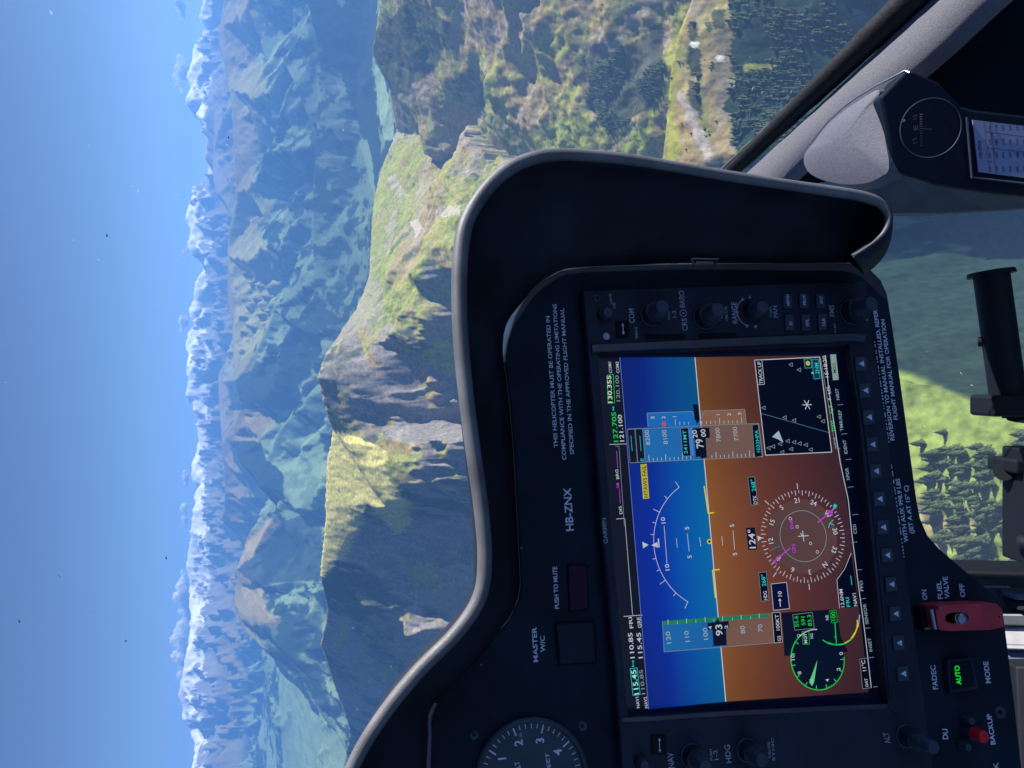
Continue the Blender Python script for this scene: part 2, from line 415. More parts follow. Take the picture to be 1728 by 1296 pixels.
# push buttons with legends
def button(pts, s, b, t, cap, name='button'):
    m = block(pts, CB, CB + 0.0016); o = m.build(name, MT['knobcap'] if name == 'button' else MT['bezel'], pfd, bevel=0.0005)
    m = MB(); text(m, s, b, t, cap, CB + 0.0018, 0.02); m.build('button_legend', MT['legend'], o)
for (x0, x1, y0, y1, s, b, t) in ((1322.5,1337.6,496,520,'MENU',(1332.6,516),(1331,497)),(1350,1366,495,519.5,'PROC',(1360.5,515),(1358.6,496.5)),(1378,1393,495,519,'ENT',(1388.7,512),(1387.7,499.6)),
                                  (1326,1341,530,558,'D',(1337,548),(1336.4,543)),(1353.7,1369,530,558,'FPL',(1365.4,550),(1364,538)),(1382,1396,529,557,'CLR',(1393,550.7),(1391.8,537))):
    button([(x0, y1), (x0 - 1, y0), (x1 - 1, y0), (x1, y1)], s, b, t, 4.8)
def swap_button(x0, x1, y0, y1):
    o = block([(x0, y1), (x0 - 1, y0), (x1 - 1, y0), (x1, y1)], CB, CB + 0.0016).build('swap_button', MT['dark'], pfd, bevel=0.0005)
    xm = (x0 + x1) / 2; ym = (y0 + y1) / 2; m = MB(); c = CB + .0018; h = (y1 - y0) / 2 - 4
    line(m, (xm + .5, ym + h - 2), (xm - .5, ym - h + 2), 1.2, c)
    quad(m, [(xm - .5, ym - h), (xm - 2.8, ym - h + 5), (xm + 2.2, ym - h + 5)], c); quad(m, [(xm + .5, ym + h), (xm - 2.2, ym + h - 5), (xm + 2.8, ym + h - 5)], c)
    m.build('swap_arrow', MT['legend'], o)
swap_button(1041, 1062, 541, 569); swap_button(1101, 1125, 1241, 1274)
m = MB()
for a in ((('COM'),(1071,545),(1069.4,521),9),('BARO',(1156,519),(1154,490.5),9),('CRS',(1160.8,558),(1158.8,537),9),('RANGE',(1245,546),(1242.8,510),9),('PAN',(1313,536),(1311,516),7.5),('FMS',(1408.6,534),(1406.8,515),8),
          ('NAV',(1138,1295.5),(1135.5,1269.4),10),('HDG',(1234.4,1286.8),(1231,1256.4),9),('ALT',(1502.5,1254),(1499,1235),9),('1-2',(1141,536),(1140.5,524),6),('1-2',(1212.7,1281.6),(1210,1265),7)):
    m = MB(); text(m, a[0], a[1], a[2], a[3], CB + 0.0003, 0.012); m.build('knob_legend', MT['legenddim'], pfd)
m = MB()
arc(m, (1153,528.5), 5.6, 0, 360, 1.0, CB + .0003); disc(m, (1153,528.5), 1.6, CB + .0003)
m.build('knob_symbol', MT['legenddim'], pfd)
m = MB()
for a in (('VOL',(1039.5,521),(1038,510),4.5),('PUSH SQ',(1034,513),(1031,496),4),('EMERG',(1076.5,571),(1075,552),4),('PUSH',(1131.4,539.4),(1130,526),4),('PUSH',(1220,537),(1218,523),4),('CRS CTR',(1228.5,541.7),(1227,517),4),
          ('PUSH',(1303,534),(1302,518),4),('DFLT MAP',(1412,563.5),(1410,546),3.6),('PUSH',(1466,541),(1463,531),4),('PUSH',(1203,1283),(1201,1264),4),('PUSH HDG',(1301,1279),(1299,1252),4),('SYNC',(1308,1284),(1305,1244),4)):
    m = MB(); text(m, a[0], a[1], a[2], a[3], CB + 0.0003, 0.01); m.build('small_legend', MT['legenddim'], pfd)
m = MB()
arc(m, (1268,526.6), 25, -62, -8, 1.4, CB + .0003); arc(m, (1268,526.6), 25, -2, 55, 1.4, CB + .0003)
for ang in (-66, 60, 90, -100, 0):
    o = P(1268, 526.6, CB + .0003); mm = PXM(1268, 526, CB); a_ = math.radians(ang); d = PX * math.sin(a_) - PY * math.cos(a_); s_ = PN.cross(d)
    m.add([o + d * 28.5 * mm, o + (d * 23 + s_ * 3) * mm, o + (d * 23 - s_ * 3) * mm], [(0, 1, 2)])
m.build('range_arrows', MT['legenddim'], pfd)
m = MB(); text(m, 'GARMIN', (1026,916.7), (1022.3,874), 7.2, CB + .0003, 0.006); m.build('maker_name', MT['legenddim'], pfd)
def dknob(base, r, cap_r, h1, h2, ring=True, name='knob'):
    m = MB(); knob(m, base, r, CB, h1, 40, 0.9, 0.03); o = m.build(name, MT['knob'], pfd, smooth=True)
    if ring:
        m = MB(); cc = P(*base, CB + h1); R = r * PXM(*base, CB) * 0.88
        m.tube([cc + (PX * math.cos(2 * math.pi * i / 40) + PY * math.sin(2 * math.pi * i / 40)) * R for i in range(41)], 0.00035, 6, False)
        m.build('edge_ring', MT['knobcap'], o, smooth=True)
    m = MB(); oo = P(*base, CB) + PN * h1; R2 = cap_r * PXM(*base, CB); k = 32; lps = []
    for rr, hh in ((1.0, -.0005), (1.0, .002), (.92, .0028), (.9, h2 - .001), (.78, h2)):
        lps.append([oo + PN * hh + (PX * math.cos(2 * math.pi * i / k) + PY * math.sin(2 * math.pi * i / k)) * R2 * rr for i in range(k)])
    m.rings(lps); m.build('knob_cap', MT['knobcap'], o, smooth=True)
    return o
dknob((1020,532), 13, 9.5, 0.004, 0.004, False)
dknob((1100,531), 21, 13, 0.008, 0.011)
dknob((1190,535.7), 22, 13, 0.008, 0.011)
dknob((1270.6,526.6), 18, 12, 0.006, 0.007, False)
dknob((1437.6,526.6), 23, 13, 0.008, 0.013)
dknob((1080,1284), 13, 9.5, 0.004, 0.004, False)
dknob((1167.6,1276), 23, 13, 0.008, 0.011)
dknob((1261,1266), 22, 14, 0.008, 0.010)
dknob((1530,1242), 22, 13, 0.009, 0.014)
for p in ((1008,502.5,8.5), (1511,1203,6)):
    m = MB(); knob(m, p[:2], p[2], CB, 0.001, 24, .85); o = m.build('screw', MT['knob'], pfd, smooth=True)
    m = MB(); disc(m, p[:2], p[2] * .4, CB + .0012, n=6); m.build('socket', MT['dark'], o)
m = MB(); disc(m, (1023.4,567.6), 5.8, CB + .0004); m.build('light_sensor', MT['legenddim'], pfd)
for pts in ([(1088.5,572),(1088.5,564),(1155.5,563),(1155.5,572)], [(1179.6,571),(1179.6,563),(1243.5,561),(1243.5,570)]):
    m = block(pts, CB - .0005, CB + .0003); o = m.build('card_slot', MT['dark'], pfd)
    m = MB(); disc(m, (pts[2][0] - 12, pts[2][1] + 7), 5, CB + .0005, n=20); m.build('finger_notch', MT['dark'], o)

# --- the lit picture: a glowing glass with everything drawn on it (colour per vertex)
def c8(r, g, b, k=1.0): return (lin(r) * k, lin(g) * k, lin(b) * k, 1)
WH = c8(178, 186, 196); GY = c8(118, 132, 140); GN = c8(20, 190, 70); CY = c8(40, 185, 190); MG = c8(170, 60, 200); YE = c8(205, 195, 40); BK = c8(2, 5, 24); DG = c8(8, 14, 36)
# gradient
TLc, TRc = (1094.6,1197), (1046,603); BLc, BRc = (1466,1168), (1401,599)
HL, HR = (1224.8,1184), (1172.7,603)
sc = MB(); quad(sc, [(1052,1224),(1002,583),(1446,570),(1516,1205)], -0.0002, BK)
def lerp2(a, b, t): return (a[0] + (b[0] - a[0]) * t, a[1] + (b[1] - a[1]) * t)
def grad(mb, A, B, D, E_, cols, c, nx=24):
    rows = []
    ts = [k[0] for k in cols]
    for t, cl in cols:
        rows.append([(lerp2(lerp2(A, D, t), lerp2(B, E_, t), u / nx), u / nx, cl) for u in range(nx + 1)])
    vs = []; cs = []
    for r_ in rows:
        for p, u, cl in r_:
            vs.append(P(p[0], p[1], c)); k = 0.72 + 0.33 * math.sin(math.pi * min(1, u * 1.15)) - 0.12 * u
            cs.append((cl[0] * k, cl[1] * k, cl[2] * k, 1))
    n = nx + 1
    mb.add(vs, [(j * n + i, j * n + i + 1, (j + 1) * n + i + 1, (j + 1) * n + i) for j in range(len(rows) - 1) for i in range(nx)], cs)
grad(sc, TLc, TRc, HL, HR, [(0, c8(0, 34, 132)), (.3, c8(0, 42, 152)), (.6, c8(0, 76, 165)), (.85, c8(0, 94, 165)), (1, c8(8, 100, 155))], 0)
grad(sc, HL, HR, BLc, BRc, [(0, c8(136, 84, 40)), (.12, c8(124, 74, 40)), (.35, c8(104, 58, 44)), (.65, c8(82, 45, 46)), (1, c8(60, 36, 44))], 0)
scr = sc.build('screen_glass', SCREEN, pfd)
y1, y2, y3, y4 = .00015, .0003, .00045, .0006
s = MB()
line(s, (1094.6,1197), (1046,603), 1.2, y2, c8(90,110,190)); line(s, HL, HR, 1.6, y1, c8(190,200,215))
# frequency rows
dt(s,'127.705',Z1,183,880,170,735,22,y2,.01,GN); dt(s,'121.100',Z1,211,878,199,748,20,y2,.01,WH)
dt(s,'130.355',Z1,154,690,147,558,21,y2,.01,c8(185,215,195)); dt(s,'120.100',Z1,192,683,184,557,18,y2,.006,GY)
dt(s,'COM1',Z1,152,545,147,492,14,y2,.006,WH); dt(s,'COM2',Z1,188,545,183,490,14,y2,.006,WH)
pline(s,[Z1(128,556),Z1(158,552),Z1(165,690),Z1(133,694)],.8,y2,GN,True)
pline(s,[Z1(160,728),Z1(156,708)],1.2,y2,CY); 
for a,b in ((728,722),(708,714)): quad(s,[Z1(158,a),Z1(152,b),Z1(164,b)],y2,CY)
line(s, Z1(140,893), Z1(222,890), .9, y2, WH); line(s, Z1(186,903), Z1(212,1290), .8, y2, GY); line(s,Z1(168,900),Z1(186,902),.8,y2,GY)
line(s, Z2(176,-10), Z2(176,70), .8, y2, BK); line(s,Z1(172,1255),Z1(212,1252),.9,y2,WH)
line(s, Z2(214,72), Z2(252,540), .8, y2, WH); line(s, Z2(208,548), Z2(300,541), 1.0, y2, WH)
dt(s,'DIS',Z1,203,1230,198,1192,14,y2,.006,WH); dt(s,'NM',Z1,188,1104,186,1080,14,y2,.006,MG); dt(s,'BRG',Z1,187,1060,181,1013,14,y2,.006,WH)
pline(s,[Z1(192,1180),Z1(188,1108)],.9,y2,MG); pline(s,[Z1(180,1008),Z1(174,925)],.9,y2,MG)
dt(s,'115.45',Z2,284,925,268,806,24,y2,.012,c8(150,225,215)); dt(s,'110.85',Z2,262,750,250,626,21,y2,.01,WH); dt(s,'FRI',Z2,256,604,248,550,17,y2,.008,WH)
dt(s,'NAV1',Z2,287,992,281,938,15,y2,.006,WH); dt(s,'NAV2',Z2,327,992,320,938,15,y2,.006,WH); dt(s,'110.85',Z2,314,925,301,806,18,y2,.006,GY)
dt(s,'115.45',Z2,302,750,291,626,21,y2,.01,WH); dt(s,'GRE',Z2,296,602,289,550,17,y2,.008,WH)
pline(s,[Z2(240,802),Z2(274,798),Z2(289,928),Z2(254,932)],.9,y2,CY,True)
pline(s,[Z2(256,794),Z2(253,762)],1.1,y2,CY)
for a,b in ((796,788),(760,768)): quad(s,[Z2(254,a),Z2(248,b),Z2(261,b)],y2,CY)
# attitude
AC=(1209,915)
arc(s,AC,113,-57,59,1.0,y2,WH,50)
for a,l in ((-57,12),(-44,7),(-30,12),(-20,6),(-10,6),(10,6),(20,6),(30,12),(44,7),(59,12)): radial(s,AC,113,113+l,a,1.0,y2,WH)
quad(s,[Z2(299,185),Z2(303,217),Z2(330,200)],y2,WH); quad(s,[Z2(343,202),Z2(372,186),Z2(376,214)],y2,WH); quad(s,[Z2(374,170),Z2(380,170),Z2(384,212),Z2(378,213)],y2,WH)
for a,b in (((405,108),(419,290)),((518,145),(527,232)),((465,168),(469,213)),((578,163),(583,207)),((686,158),(690,203)),((740,130),(748,223))): line(s,Z2(*a),Z2(*b),.9,y2,WH)
for tx,xb,yb,xt,yt in (('10',412,95,408,65),('10',432,323,428,292),('5',527,125,525,111),('5',540,264,538,250),('5',746,112,744,99),('5',760,250,758,237)): dt(s,tx,Z2,xb,yb,xt,yt,20,y2,.008,WH)
pline(s,[Z1(600,1095),Z1(620,1227),Z1(648,1225)],2.2,y3,YE); pline(s,[Z2(675,320),Z2(641,322),Z2(655,458)],2.2,y3,YE); disc(s,Z2(625,184),4.2,y3,YE); disc(s,Z2(625,184),2.4,y4,BK)
# speed tape
quad(s,[Z2(397,570),Z2(405,720),Z2(692,697),Z2(680,548)],y1,c8(22,96,160)); quad(s,[Z2(680,548),Z2(692,697),Z2(980,673),Z2(930,530)],y1,c8(112,82,72))
pline(s,[Z2(397,570),Z2(405,720),Z2(980,673)],.9,y2,GY)
quad(s,[Z2(397,571),Z2(398,590),Z2(915,552),Z2(912,534)],y2,c8(24,120,82))
for x in (425,515,605,690,780,868): radial_l=line(s,Z2(x,590-(x-397)*.07),Z2(x-1,565-(x-397)*.065),1.0,y3,WH)
for x in (470,560,648,738,826): line(s,Z2(x,590-(x-397)*.07),Z2(x-1,575-(x-397)*.065),.8,y3,WH)
for tx,xb,yb,xt,yt in (('120',440,678,433,620),('110',530,670,523,617),('100',620,660,614,602),('80',800,630,796,592),('70',885,622,881,585)): dt(s,tx,Z2,xb,yb,xt,yt,22,y3,.006,c8(140,160,170))
quad(s,[Z2(615,580),Z2(655,576),Z2(664,558),Z2(676,574),Z2(718,570),Z2(722,604),Z2(706,606),Z2(710,688),Z2(645,692),Z2(640,612),Z2(618,614)],y3,c8(3,8,40))
dt(s,'93',Z2,690,640,685,586,32,y4,.012,WH); dt(s,'4',Z2,638,610,636,594,16,y4,.008,WH); dt(s,'2',Z2,716,606,714,590,16,y4,.008,WH)
quad(s,[Z2(930,530),Z2(968,527),Z2(980,673),Z2(941,677)],y2,BK); pline(s,[Z2(930,530),Z2(968,527),Z2(980,673),Z2(941,677)],.7,y3,WH,True); dt(s,'GS',Z2,973,668,971,642,16,y3,.006,WH); dt(s,'100KT',Z2,968,615,961,538,17,y3,.006,WH)
# altitude tape
def quadt(pts,cA): quad(s,pts,y1,cA)
quadt([Z1(300,816),Z1(312,978),Z1(596,962),Z1(585,802)],c8(26,100,165)); quadt([Z1(585,802),Z1(596,962),Z1(885,952),Z1(865,790)],c8(108,84,76))
quadt([Z1(322,740),Z1(327,808),Z1(560,802),Z1(556,730)],c8(20,100,175)); quadt([Z1(585,728),Z1(590,800),Z1(805,792),Z1(797,722)],c8(125,90,72))
pline(s,[Z1(228,818),Z1(865,790),Z1(885,952),Z1(240,982)],.9,y2,GY,True); pline(s,[Z1(327,808),Z1(322,740),Z1(540,733)],.9,y2,GY); pline(s,[Z1(602,730),Z1(797,722),Z1(805,792)],.9,y2,GY); pline(s,[Z1(540,733),Z1(572,795),Z1(602,730)],.9,y2,GY)
for k in range(27):
    x=332+k*20.4; big=(k%4==0)
    if 540<x<625: continue
    line(s,Z1(x,975-(x-300)*.045),Z1(x-1,(975 if not big else 960)-(x-300)*.045-14),.9,y2,WH)
for k in range(16):
    x=460+k*21.5
    if 535<x<580 or x>800: continue
    line(s,Z1(x,803-(x-327)*.03),Z1(x-1,(788 if k%5 else 775)-(x-327)*.03),.8,y2,WH)
for tx,xb,yb,xt,yt in (('8200',338,895,330,822),('8100',424,890,414,822),('7800',682,880,673,812),('7700',768,874,758,806)): dt(s,tx,Z1,xb,yb,xt,yt,21,y2,.006,c8(150,160,170))
for tx,x,y in (('3',358,763),('2',411,762),('1',464,758),('1',676,748),('2',730,747),('3',781,744)): dt(s,tx,Z1,x,y+6,x-.6,y-6,17,y2,.006,WH)
quad(s,[Z1(395,783),Z1(412,782),Z1(413,806),Z1(397,807)],y2,c8(190,70,90))
quad(s,[Z1(545,815),Z1(625,810),Z1(628,860),Z1(607,862),Z1(613,955),Z1(590,962),Z1(575,950),Z1(560,958),Z1(553,866),Z1(548,866)],y3,c8(2,5,28))
dt(s,'79',Z1,598,908,590,864,34,y4,.012,WH); dt(s,'20',Z1,568,860,563,822,23,y4,.01,WH); dt(s,'00',Z1,609,855,604,818,23,y4,.01,WH)
quad(s,[Z1(545,698),Z1(570,697),Z1(578,770),Z1(570,793),Z1(553,770)],y3,c8(2,5,28))
for q_ in ([(485,815),(522,812),(535,948),(497,950)],[(833,798),(862,795),(882,950),(845,955)],[(227,820),(262,818),(275,980),(240,982)],[(265,818),(300,816),(312,976),(278,980)]): quad(s,[Z1(*a) for a in q_],y3,BK); pline(s,[Z1(*a) for a in q_],.6,y4,GY,True)
quad(s,[Z1(524,812),Z1(540,811),Z1(552,946),Z1(537,948)],y2,c8(60,120,200))
dt(s,'2411MT',Z1,520,938,512,824,17,y4,.006,CY); dt(s,'1032HPA',Z1,873,930,862,822,17,y4,.006,CY)
pline(s,[Z1(250,925),Z1(244,850)],.8,y4,CY); pline(s,[Z1(293,925),Z1(287,850)],.8,y4,CY); dt(s,'E',Z1,306,972,305,960,15,y4,.01,CY)
quad(s,[Z1(290,990),Z1(320,987),Z1(333,1155),Z1(303,1158)],y2,c8(176,168,40)); dt(s,'HTAWS FAIL',Z1,328,1150,316,995,20,y3,.01,c8(20,20,40))
# inset map
mp=[(845,483),(1160,468),(1220,930),(898,945)]
quad(s,[Z1(*a) for a in mp],y2,BK); pline(s,[Z1(*a) for a in mp],1.3,y3,WH,True)
quad(s,[Z1(845,483),Z1(880,481),Z1(893,600),Z1(860,603)],y3,DG); pline(s,[Z1(845,483),Z1(880,481),Z1(893,600),Z1(860,603)],.8,y4,WH,True); dt(s,'TRACK UP',Z1,886,598,875,490,17,y4,.006,WH)
line(s,Z1(878,742),Z1(1205,835),.9,y3,c8(60,110,130))
def tri(x,y,k=9): pline(s,[Z1(x+k,y+k),Z1(x-k,y),Z1(x+k,y-k)],.9,y3,GY,True)
for x,y in ((1020,505),(1060,530),(888,715),(990,762),(1036,776),(1157,758),(1176,780),(912,910),(934,903),(968,890),(1005,876),(1036,882),(1063,888),(1093,895),(1022,915),(1117,918),(978,930)): tri(x,y)
quad(s,[Z1(1120,545),Z1(1128,538),Z1(1130,552)],y3,WH)
for a in (0,60,120): radial(s,Z1(1100,700),-8.5,8.5,a,1.3,y3,WH)
quad(s,[Z1(930,856),Z1(962,826),Z1(985,884),Z1(960,868)],y3,c8(150,170,190))
quad(s,[Z1(1085,478),Z1(1120,476),Z1(1124,520),Z1(1090,522)],y3,c8(20,30,40)); pline(s,[Z1(1085,478),Z1(1120,476),Z1(1124,520),Z1(1090,522)],.7,y4,CY,True); disc(s,Z1(1104,498),4,y4,c8(190,170,90))
quad(s,[Z1(1124,480),Z1(1154,478),Z1(1163,572),Z1(1134,575)],y3,c8(10,50,70)); pline(s,[Z1(1124,480),Z1(1154,478),Z1(1163,572),Z1(1134,575)],.7,y4,CY,True); dt(s,'2NM',Z1,1158,550,1152,496,17,y4,.006,CY)
# heading boxes and compass rose
quad(s,[Z1(812,1052),Z1(845,1050),Z1(862,1185),Z1(828,1188)],y2,BK); pline(s,[Z1(812,1052),Z1(845,1050),Z1(862,1185),Z1(828,1188)],.7,y3,GY,True)
dt(s,'DTK',Z1,858,1182,853,1140,17,y3,.006,WH); dt(s,'268\u00b0',Z1,851,1120,844,1062,19,y3,.01,CY)
HC=(1355.5,904.5)
disc(s,HC,63,y1,c8(84,60,60),48)
for k in range(72):
    a=k*5-124; L0=74 if k%2 else 70
    radial(s,HC,L0-1,78,a,1.1,y2,WH)
for k in range(8): radial(s,HC,80,90,k*45,1.3,y2,WH) if k in (2,6,1,7) else None
for k,t_ in enumerate(('N','3','6','E','12','15','S','21','24','W','30','33')): polar_text(s,t_,HC,61,k*30-124,8.5,y2,WH)
arc(s,HC,43,0,360,1.1,y2,GY,60)
for a,b in ((0,6),(90,5),(180,6),(270,5),(45,3)): radial(s,HC,0,b+4,a,1.4,y2,WH)
line(s,Z2(938,283),Z2(1018,215),2.0,y3,MG); line(s,Z2(1152,92),Z2(1216,38),2.0,y3,MG); quad(s,[Z2(1228,28),Z2(1196,34),Z2(1222,60)],y3,MG)
for a,b in (((935,272),(955,296)),((950,258),(968,280))): line(s,Z2(*a),Z2(*b),1.4,y3,MG)
dt(s,'GPS',Z2,1046,240,1042,195,17,y3,.006,MG); dt(s,'ENR',Z2,1036,122,1030,72,17,y3,.006,MG)
line(s,Z2(918,228),Z2(968,206),1.2,y3,c8(40,110,150)); pline(s,[Z2(1228,78),Z2(1210,96),Z2(1232,104)],1.3,y3,CY); pline(s,[Z2(1210,96),Z2(1204,118)],1.3,y3,CY)
quad(s,[Z2(1232,0),Z2(1246,8),Z2(1240,24),Z2(1226,16)],y4,CY)
for x,y in ((1018,72),(1052,112),(1117,193),(1150,234)): arc(s,Z2(x,y),2.4,0,360,.9,y3,WH,12)
quad(s,[Z2(858,155),Z2(862,182),Z2(882,166)],y3,WH)
quad(s,[Z2(803,118),Z2(845,115),Z2(858,222),Z2(815,226)],y2,c8(3,8,40)); dt(s,'124\u00b0',Z2,851,216,842,124,30,y3,.014,WH)
quad(s,[Z2(865,335),Z2(902,331),Z2(915,470),Z2(878,474)],y2,BK); pline(s,[Z2(865,335),Z2(902,331),Z2(915,470),Z2(878,474)],.7,y3,GY,True); dt(s,'HDG',Z2,908,466,903,424,17,y3,.006,WH); dt(s,'268\u00b0',Z2,901,400,895,344,19,y3,.01,CY)
quad(s,[Z2(925,390),Z2(1000,382),Z2(1015,510),Z2(937,518)],y2,c8(3,8,50)); pline(s,[Z2(925,390),Z2(1000,382),Z2(1015,510),Z2(937,518)],.9,y3,WH,True); dt(s,'10',Z2,978,450,976,425,19,y3,.01,WH); line(s,Z2(970,500),Z2(968,468),1.6,y3,WH); quad(s,[Z2(967,460),Z2(960,472),Z2(976,471)],y3,WH)
# nav box
quad(s,[Z2(1245,370),Z2(1315,240),Z2(1350,500),Z2(1258,508)],y2,BK); pline(s,[Z2(1258,508),Z2(1245,370),Z2(1282,318),Z2(1315,240)],.9,y3,WH)
dt(s,'12.6NM',Z2,1282,502,1272,415,17,y3,.006,WH); dt(s,'FRI',Z2,1310,500,1303,455,17,y3,.006,CY); dt(s,'NAV1',Z2,1345,497,1337,435,17,y3,.006,WH); line(s,Z2(1318,395),Z2(1312,350),1.2,y3,CY)
# engine page
def zpoly(pts,c,col): quad(s,[Z2(*p) for p in pts],c,col)
zpoly([(975,530),(1245,512),(1262,640),(1290,700),(1300,720),(990,740),(985,640)],y1,c8(6,14,34))
EC=Z2(1152,757); disc(s,EC,51,y2,c8(4,13,34),48)
arc(s,EC,51,-165,-60,1.8,y3,GN); arc(s,EC,51,-60,60,1.9,y3,GN); 
arc(s,EC,51,-180,-60,1.8,y3,c8(20,170,70)); arc(s,EC,50.5,-115,-98,2.0,y4,c8(20,170,70))
arc(s,EC,51,55,96,1.6,y4,WH)
for k in range(11): radial(s,EC,44,50,-180+k*24+5,1.2,y3,c8(60,200,110))
for t_,x,y in (('10',1040,760),('8',1072,828),('6',1130,862),('4',1208,864),('2',1262,810),('0',1275,734)): dt(s,t_,Z2,x,y,x-2,y-(14 if len(t_)==1 else 28),17,y4,.008,WH)
quad(s,[Z2(1150,760),Z2(1110,868),Z2(1124,886),Z2(1134,868)],y4,c8(90,190,130))
RC=Z2(1243,570); arc(s,RC,40,-178,-130,2,y3,YE); arc(s,RC,40,-130,-60,2,y3,GN)
pline(s,[Z2(1175,662),Z2(1205,680),Z2(1243,686),Z2(1280,680)],1.8,y3,GN); pline(s,[Z2(1280,680),Z2(1310,662),Z2(1335,622),Z2(1350,590)],1.8,y3,YE); pline(s,[Z2(1350,590),Z2(1355,540)],1.4,y3,WH)
line(s,Z2(1243,686),Z2(1235,575),1.6,y4,GN); zpoly([(1237,640),(1233,652),(1243,652)],y4,GN)
zpoly([(1030,540),(1125,528),(1135,605),(1040,615)],y3,BK); pline(s,[Z2(1030,540),Z2(1125,528),Z2(1135,605),Z2(1040,615)],.8,y4,GY,True)
dt(s,'55.6',Z2,1060,598,1055,545,19,y4,.01,GN); dt(s,'591',Z2,1092,590,1088,548,19,y4,.01,GN); dt(s,'83.3',Z2,1124,594,1119,540,19,y4,.01,GN)
dt(s,'Q',Z2,1066,648,1065,634,14,y4,.006,WH); dt(s,'MGT',Z2,1102,678,1098,630,16,y4,.006,WH); dt(s,'NG',Z2,1130,655,1128,630,14,y4,.006,WH); dt(s,'NR',Z2,1206,565,1204,540,15,y4,.006,WH)
pline(s,[Z2(1076,622),Z2(1108,620),Z2(1112,682),Z2(1080,684)],.7,y4,GN,True)
zpoly([(1210,520),(1240,516),(1250,575),(1220,579)],y3,BK); pline(s,[Z2(1210,520),Z2(1240,516),Z2(1250,575),Z2(1220,579)],.7,y4,GN,True); dt(s,'100',Z2,1240,568,1236,524,20,y4,.01,GN)
zpoly([(1356,756),(1395,750),(1412,894),(1370,900)],y2,BK); pline(s,[Z2(1356,756),Z2(1395,750),Z2(1412,894),Z2(1370,900)],.8,y3,GY,True); dt(s,'OAT',Z2,1398,890,1393,848,14,y3,.006,WH); dt(s,'11\u00b0C',Z2,1388,812,1381,760,18,y3,.008,WH)
# bottom bars
zpoly2=lambda pts,c,col: quad(s,[Z1(*p) for p in pts],c,col)
zpoly2([(1165,470),(1205,466),(1282,912),(1240,920)],y2,BK)
quad(s,[Z1(1200,458),Z1(1252,455),Z1(1258,578),Z2(1452,888),Z2(1410,893)],y1,BK)
pline(s,[Z1(1188,460),Z1(1207,640),Z1(1262,985),Z2(1300,-20),Z2(1318,150),Z2(1350,400),Z2(1380,620),Z2(1412,893)],1.3,y3,WH)
pline(s,[Z1(1165,470),Z1(1240,915),Z1(1262,912)],.9,y3,GY)
dt(s,'XPDR',Z1,1250,910,1241,855,15,y3,.006,GY); dt(s,'7000',Z1,1238,830,1229,775,17,y3,.008,GN); dt(s,'ALT',Z1,1229,745,1222,702,17,y3,.008,GN); dt(s,'R',Z1,1216,676,1214,664,13,y3,.006,WH); dt(s,'LCL',Z1,1216,645,1208,606,15,y3,.006,WH); dt(s,'15:18:20',Z1,1205,566,1191,462,17,y3,.008,WH)
zpoly2([(1212,456),(1240,454),(1254,578),(1226,581)],y4,c8(125,150,145)); dt(s,'MSG',Z1,1242,545,1238,498,15,.0007,.006,c8(20,40,50))
for t_,Z,xb,yb,xt,yt in (('NRST',Z1,1258,676,1251,620),('TMR/REF',Z1,1277,828,1265,726),('IDENT',Z1,1297,938,1288,870),('XPDR',Z1,1308,1068,1300,1006),('CDI',Z2,1342,146,1337,101),('PFD',Z2,1374,424,1369,373),('SENSOR',Z2,1399,585,1386,486),('INSET',Z2,1418,718,1409,652)): dt(s,t_,Z,xb,yb,xt,yt,15,y3,.006,c8(130,150,165))
for Z,x,y in ((Z1,1262,700),(Z1,1280,842),(Z1,1302,966),(Z1,1312,1100),(Z1,1335,1234),(Z2,1330,188),(Z2,1352,322),(Z2,1372,462),(Z2,1392,605),(Z2,1412,748),(Z2,1435,890)): line(s,Z(x-14,y+1),Z(x+14,y-2),.8,y3,GY)
s.build('screen_symbols', SCREEN, scr)

# ---------------------------------------------------------------- altimeter
AO=(896.5,1312)
al=thing('altimeter','round black altimeter dial with white numerals, cut by the picture edge','altimeter',P(*AO,CP))
m=MB(); o_=P(*AO,CP); mm=PXM(*AO,CP); R=105*mm; kk=64; lps=[]
for rr,hh in ((1.0,0),(1.0,.0022),(.965,.003),(.93,.0026),(.90,-.0005),(.0001,-.0005)):
    lps.append([o_+PN*(hh+.0006)+(PX*math.cos(2*math.pi*i/kk)+PY*math.sin(2*math.pi*i/kk))*R*rr for i in range(kk)])
m.rings(lps,True,False); m.build('dial_case',MT['knobcap'],al,smooth=True)
m=MB(); disc(m,AO,94,CP+.0004,n=64); m.build('dial_face',MT['dark'],al)
m=MB(); ca=CP+.0007
for k in range(50):
    big=k%5==0; radial(m,AO,92-(15 if big else 8),92,k*7.2,2.6 if big else 1.4,ca)
for k in range(10): polar_text(m,str(k),AO,64,k*36,15,ca,upright=True,bold=.02)
text(m,'FEET',(930,1302),(926,1270),6,ca); text(m,'ALT',(880,1302),(876,1284),8,ca)
m.build('dial_marks',MT['legend'],al)
m=MB(); text(m,'IN HG',(883,1252),(880,1236),5,ca); m.build('pressure_window',MT['legenddim'],al)
m=MB(); radial(m,AO,0,70,200,4,CP+.0014); radial(m,AO,0,45,275,7,CP+.0012); disc(m,AO,7,CP+.0016); m.build('pointer',MT['legend'],al)

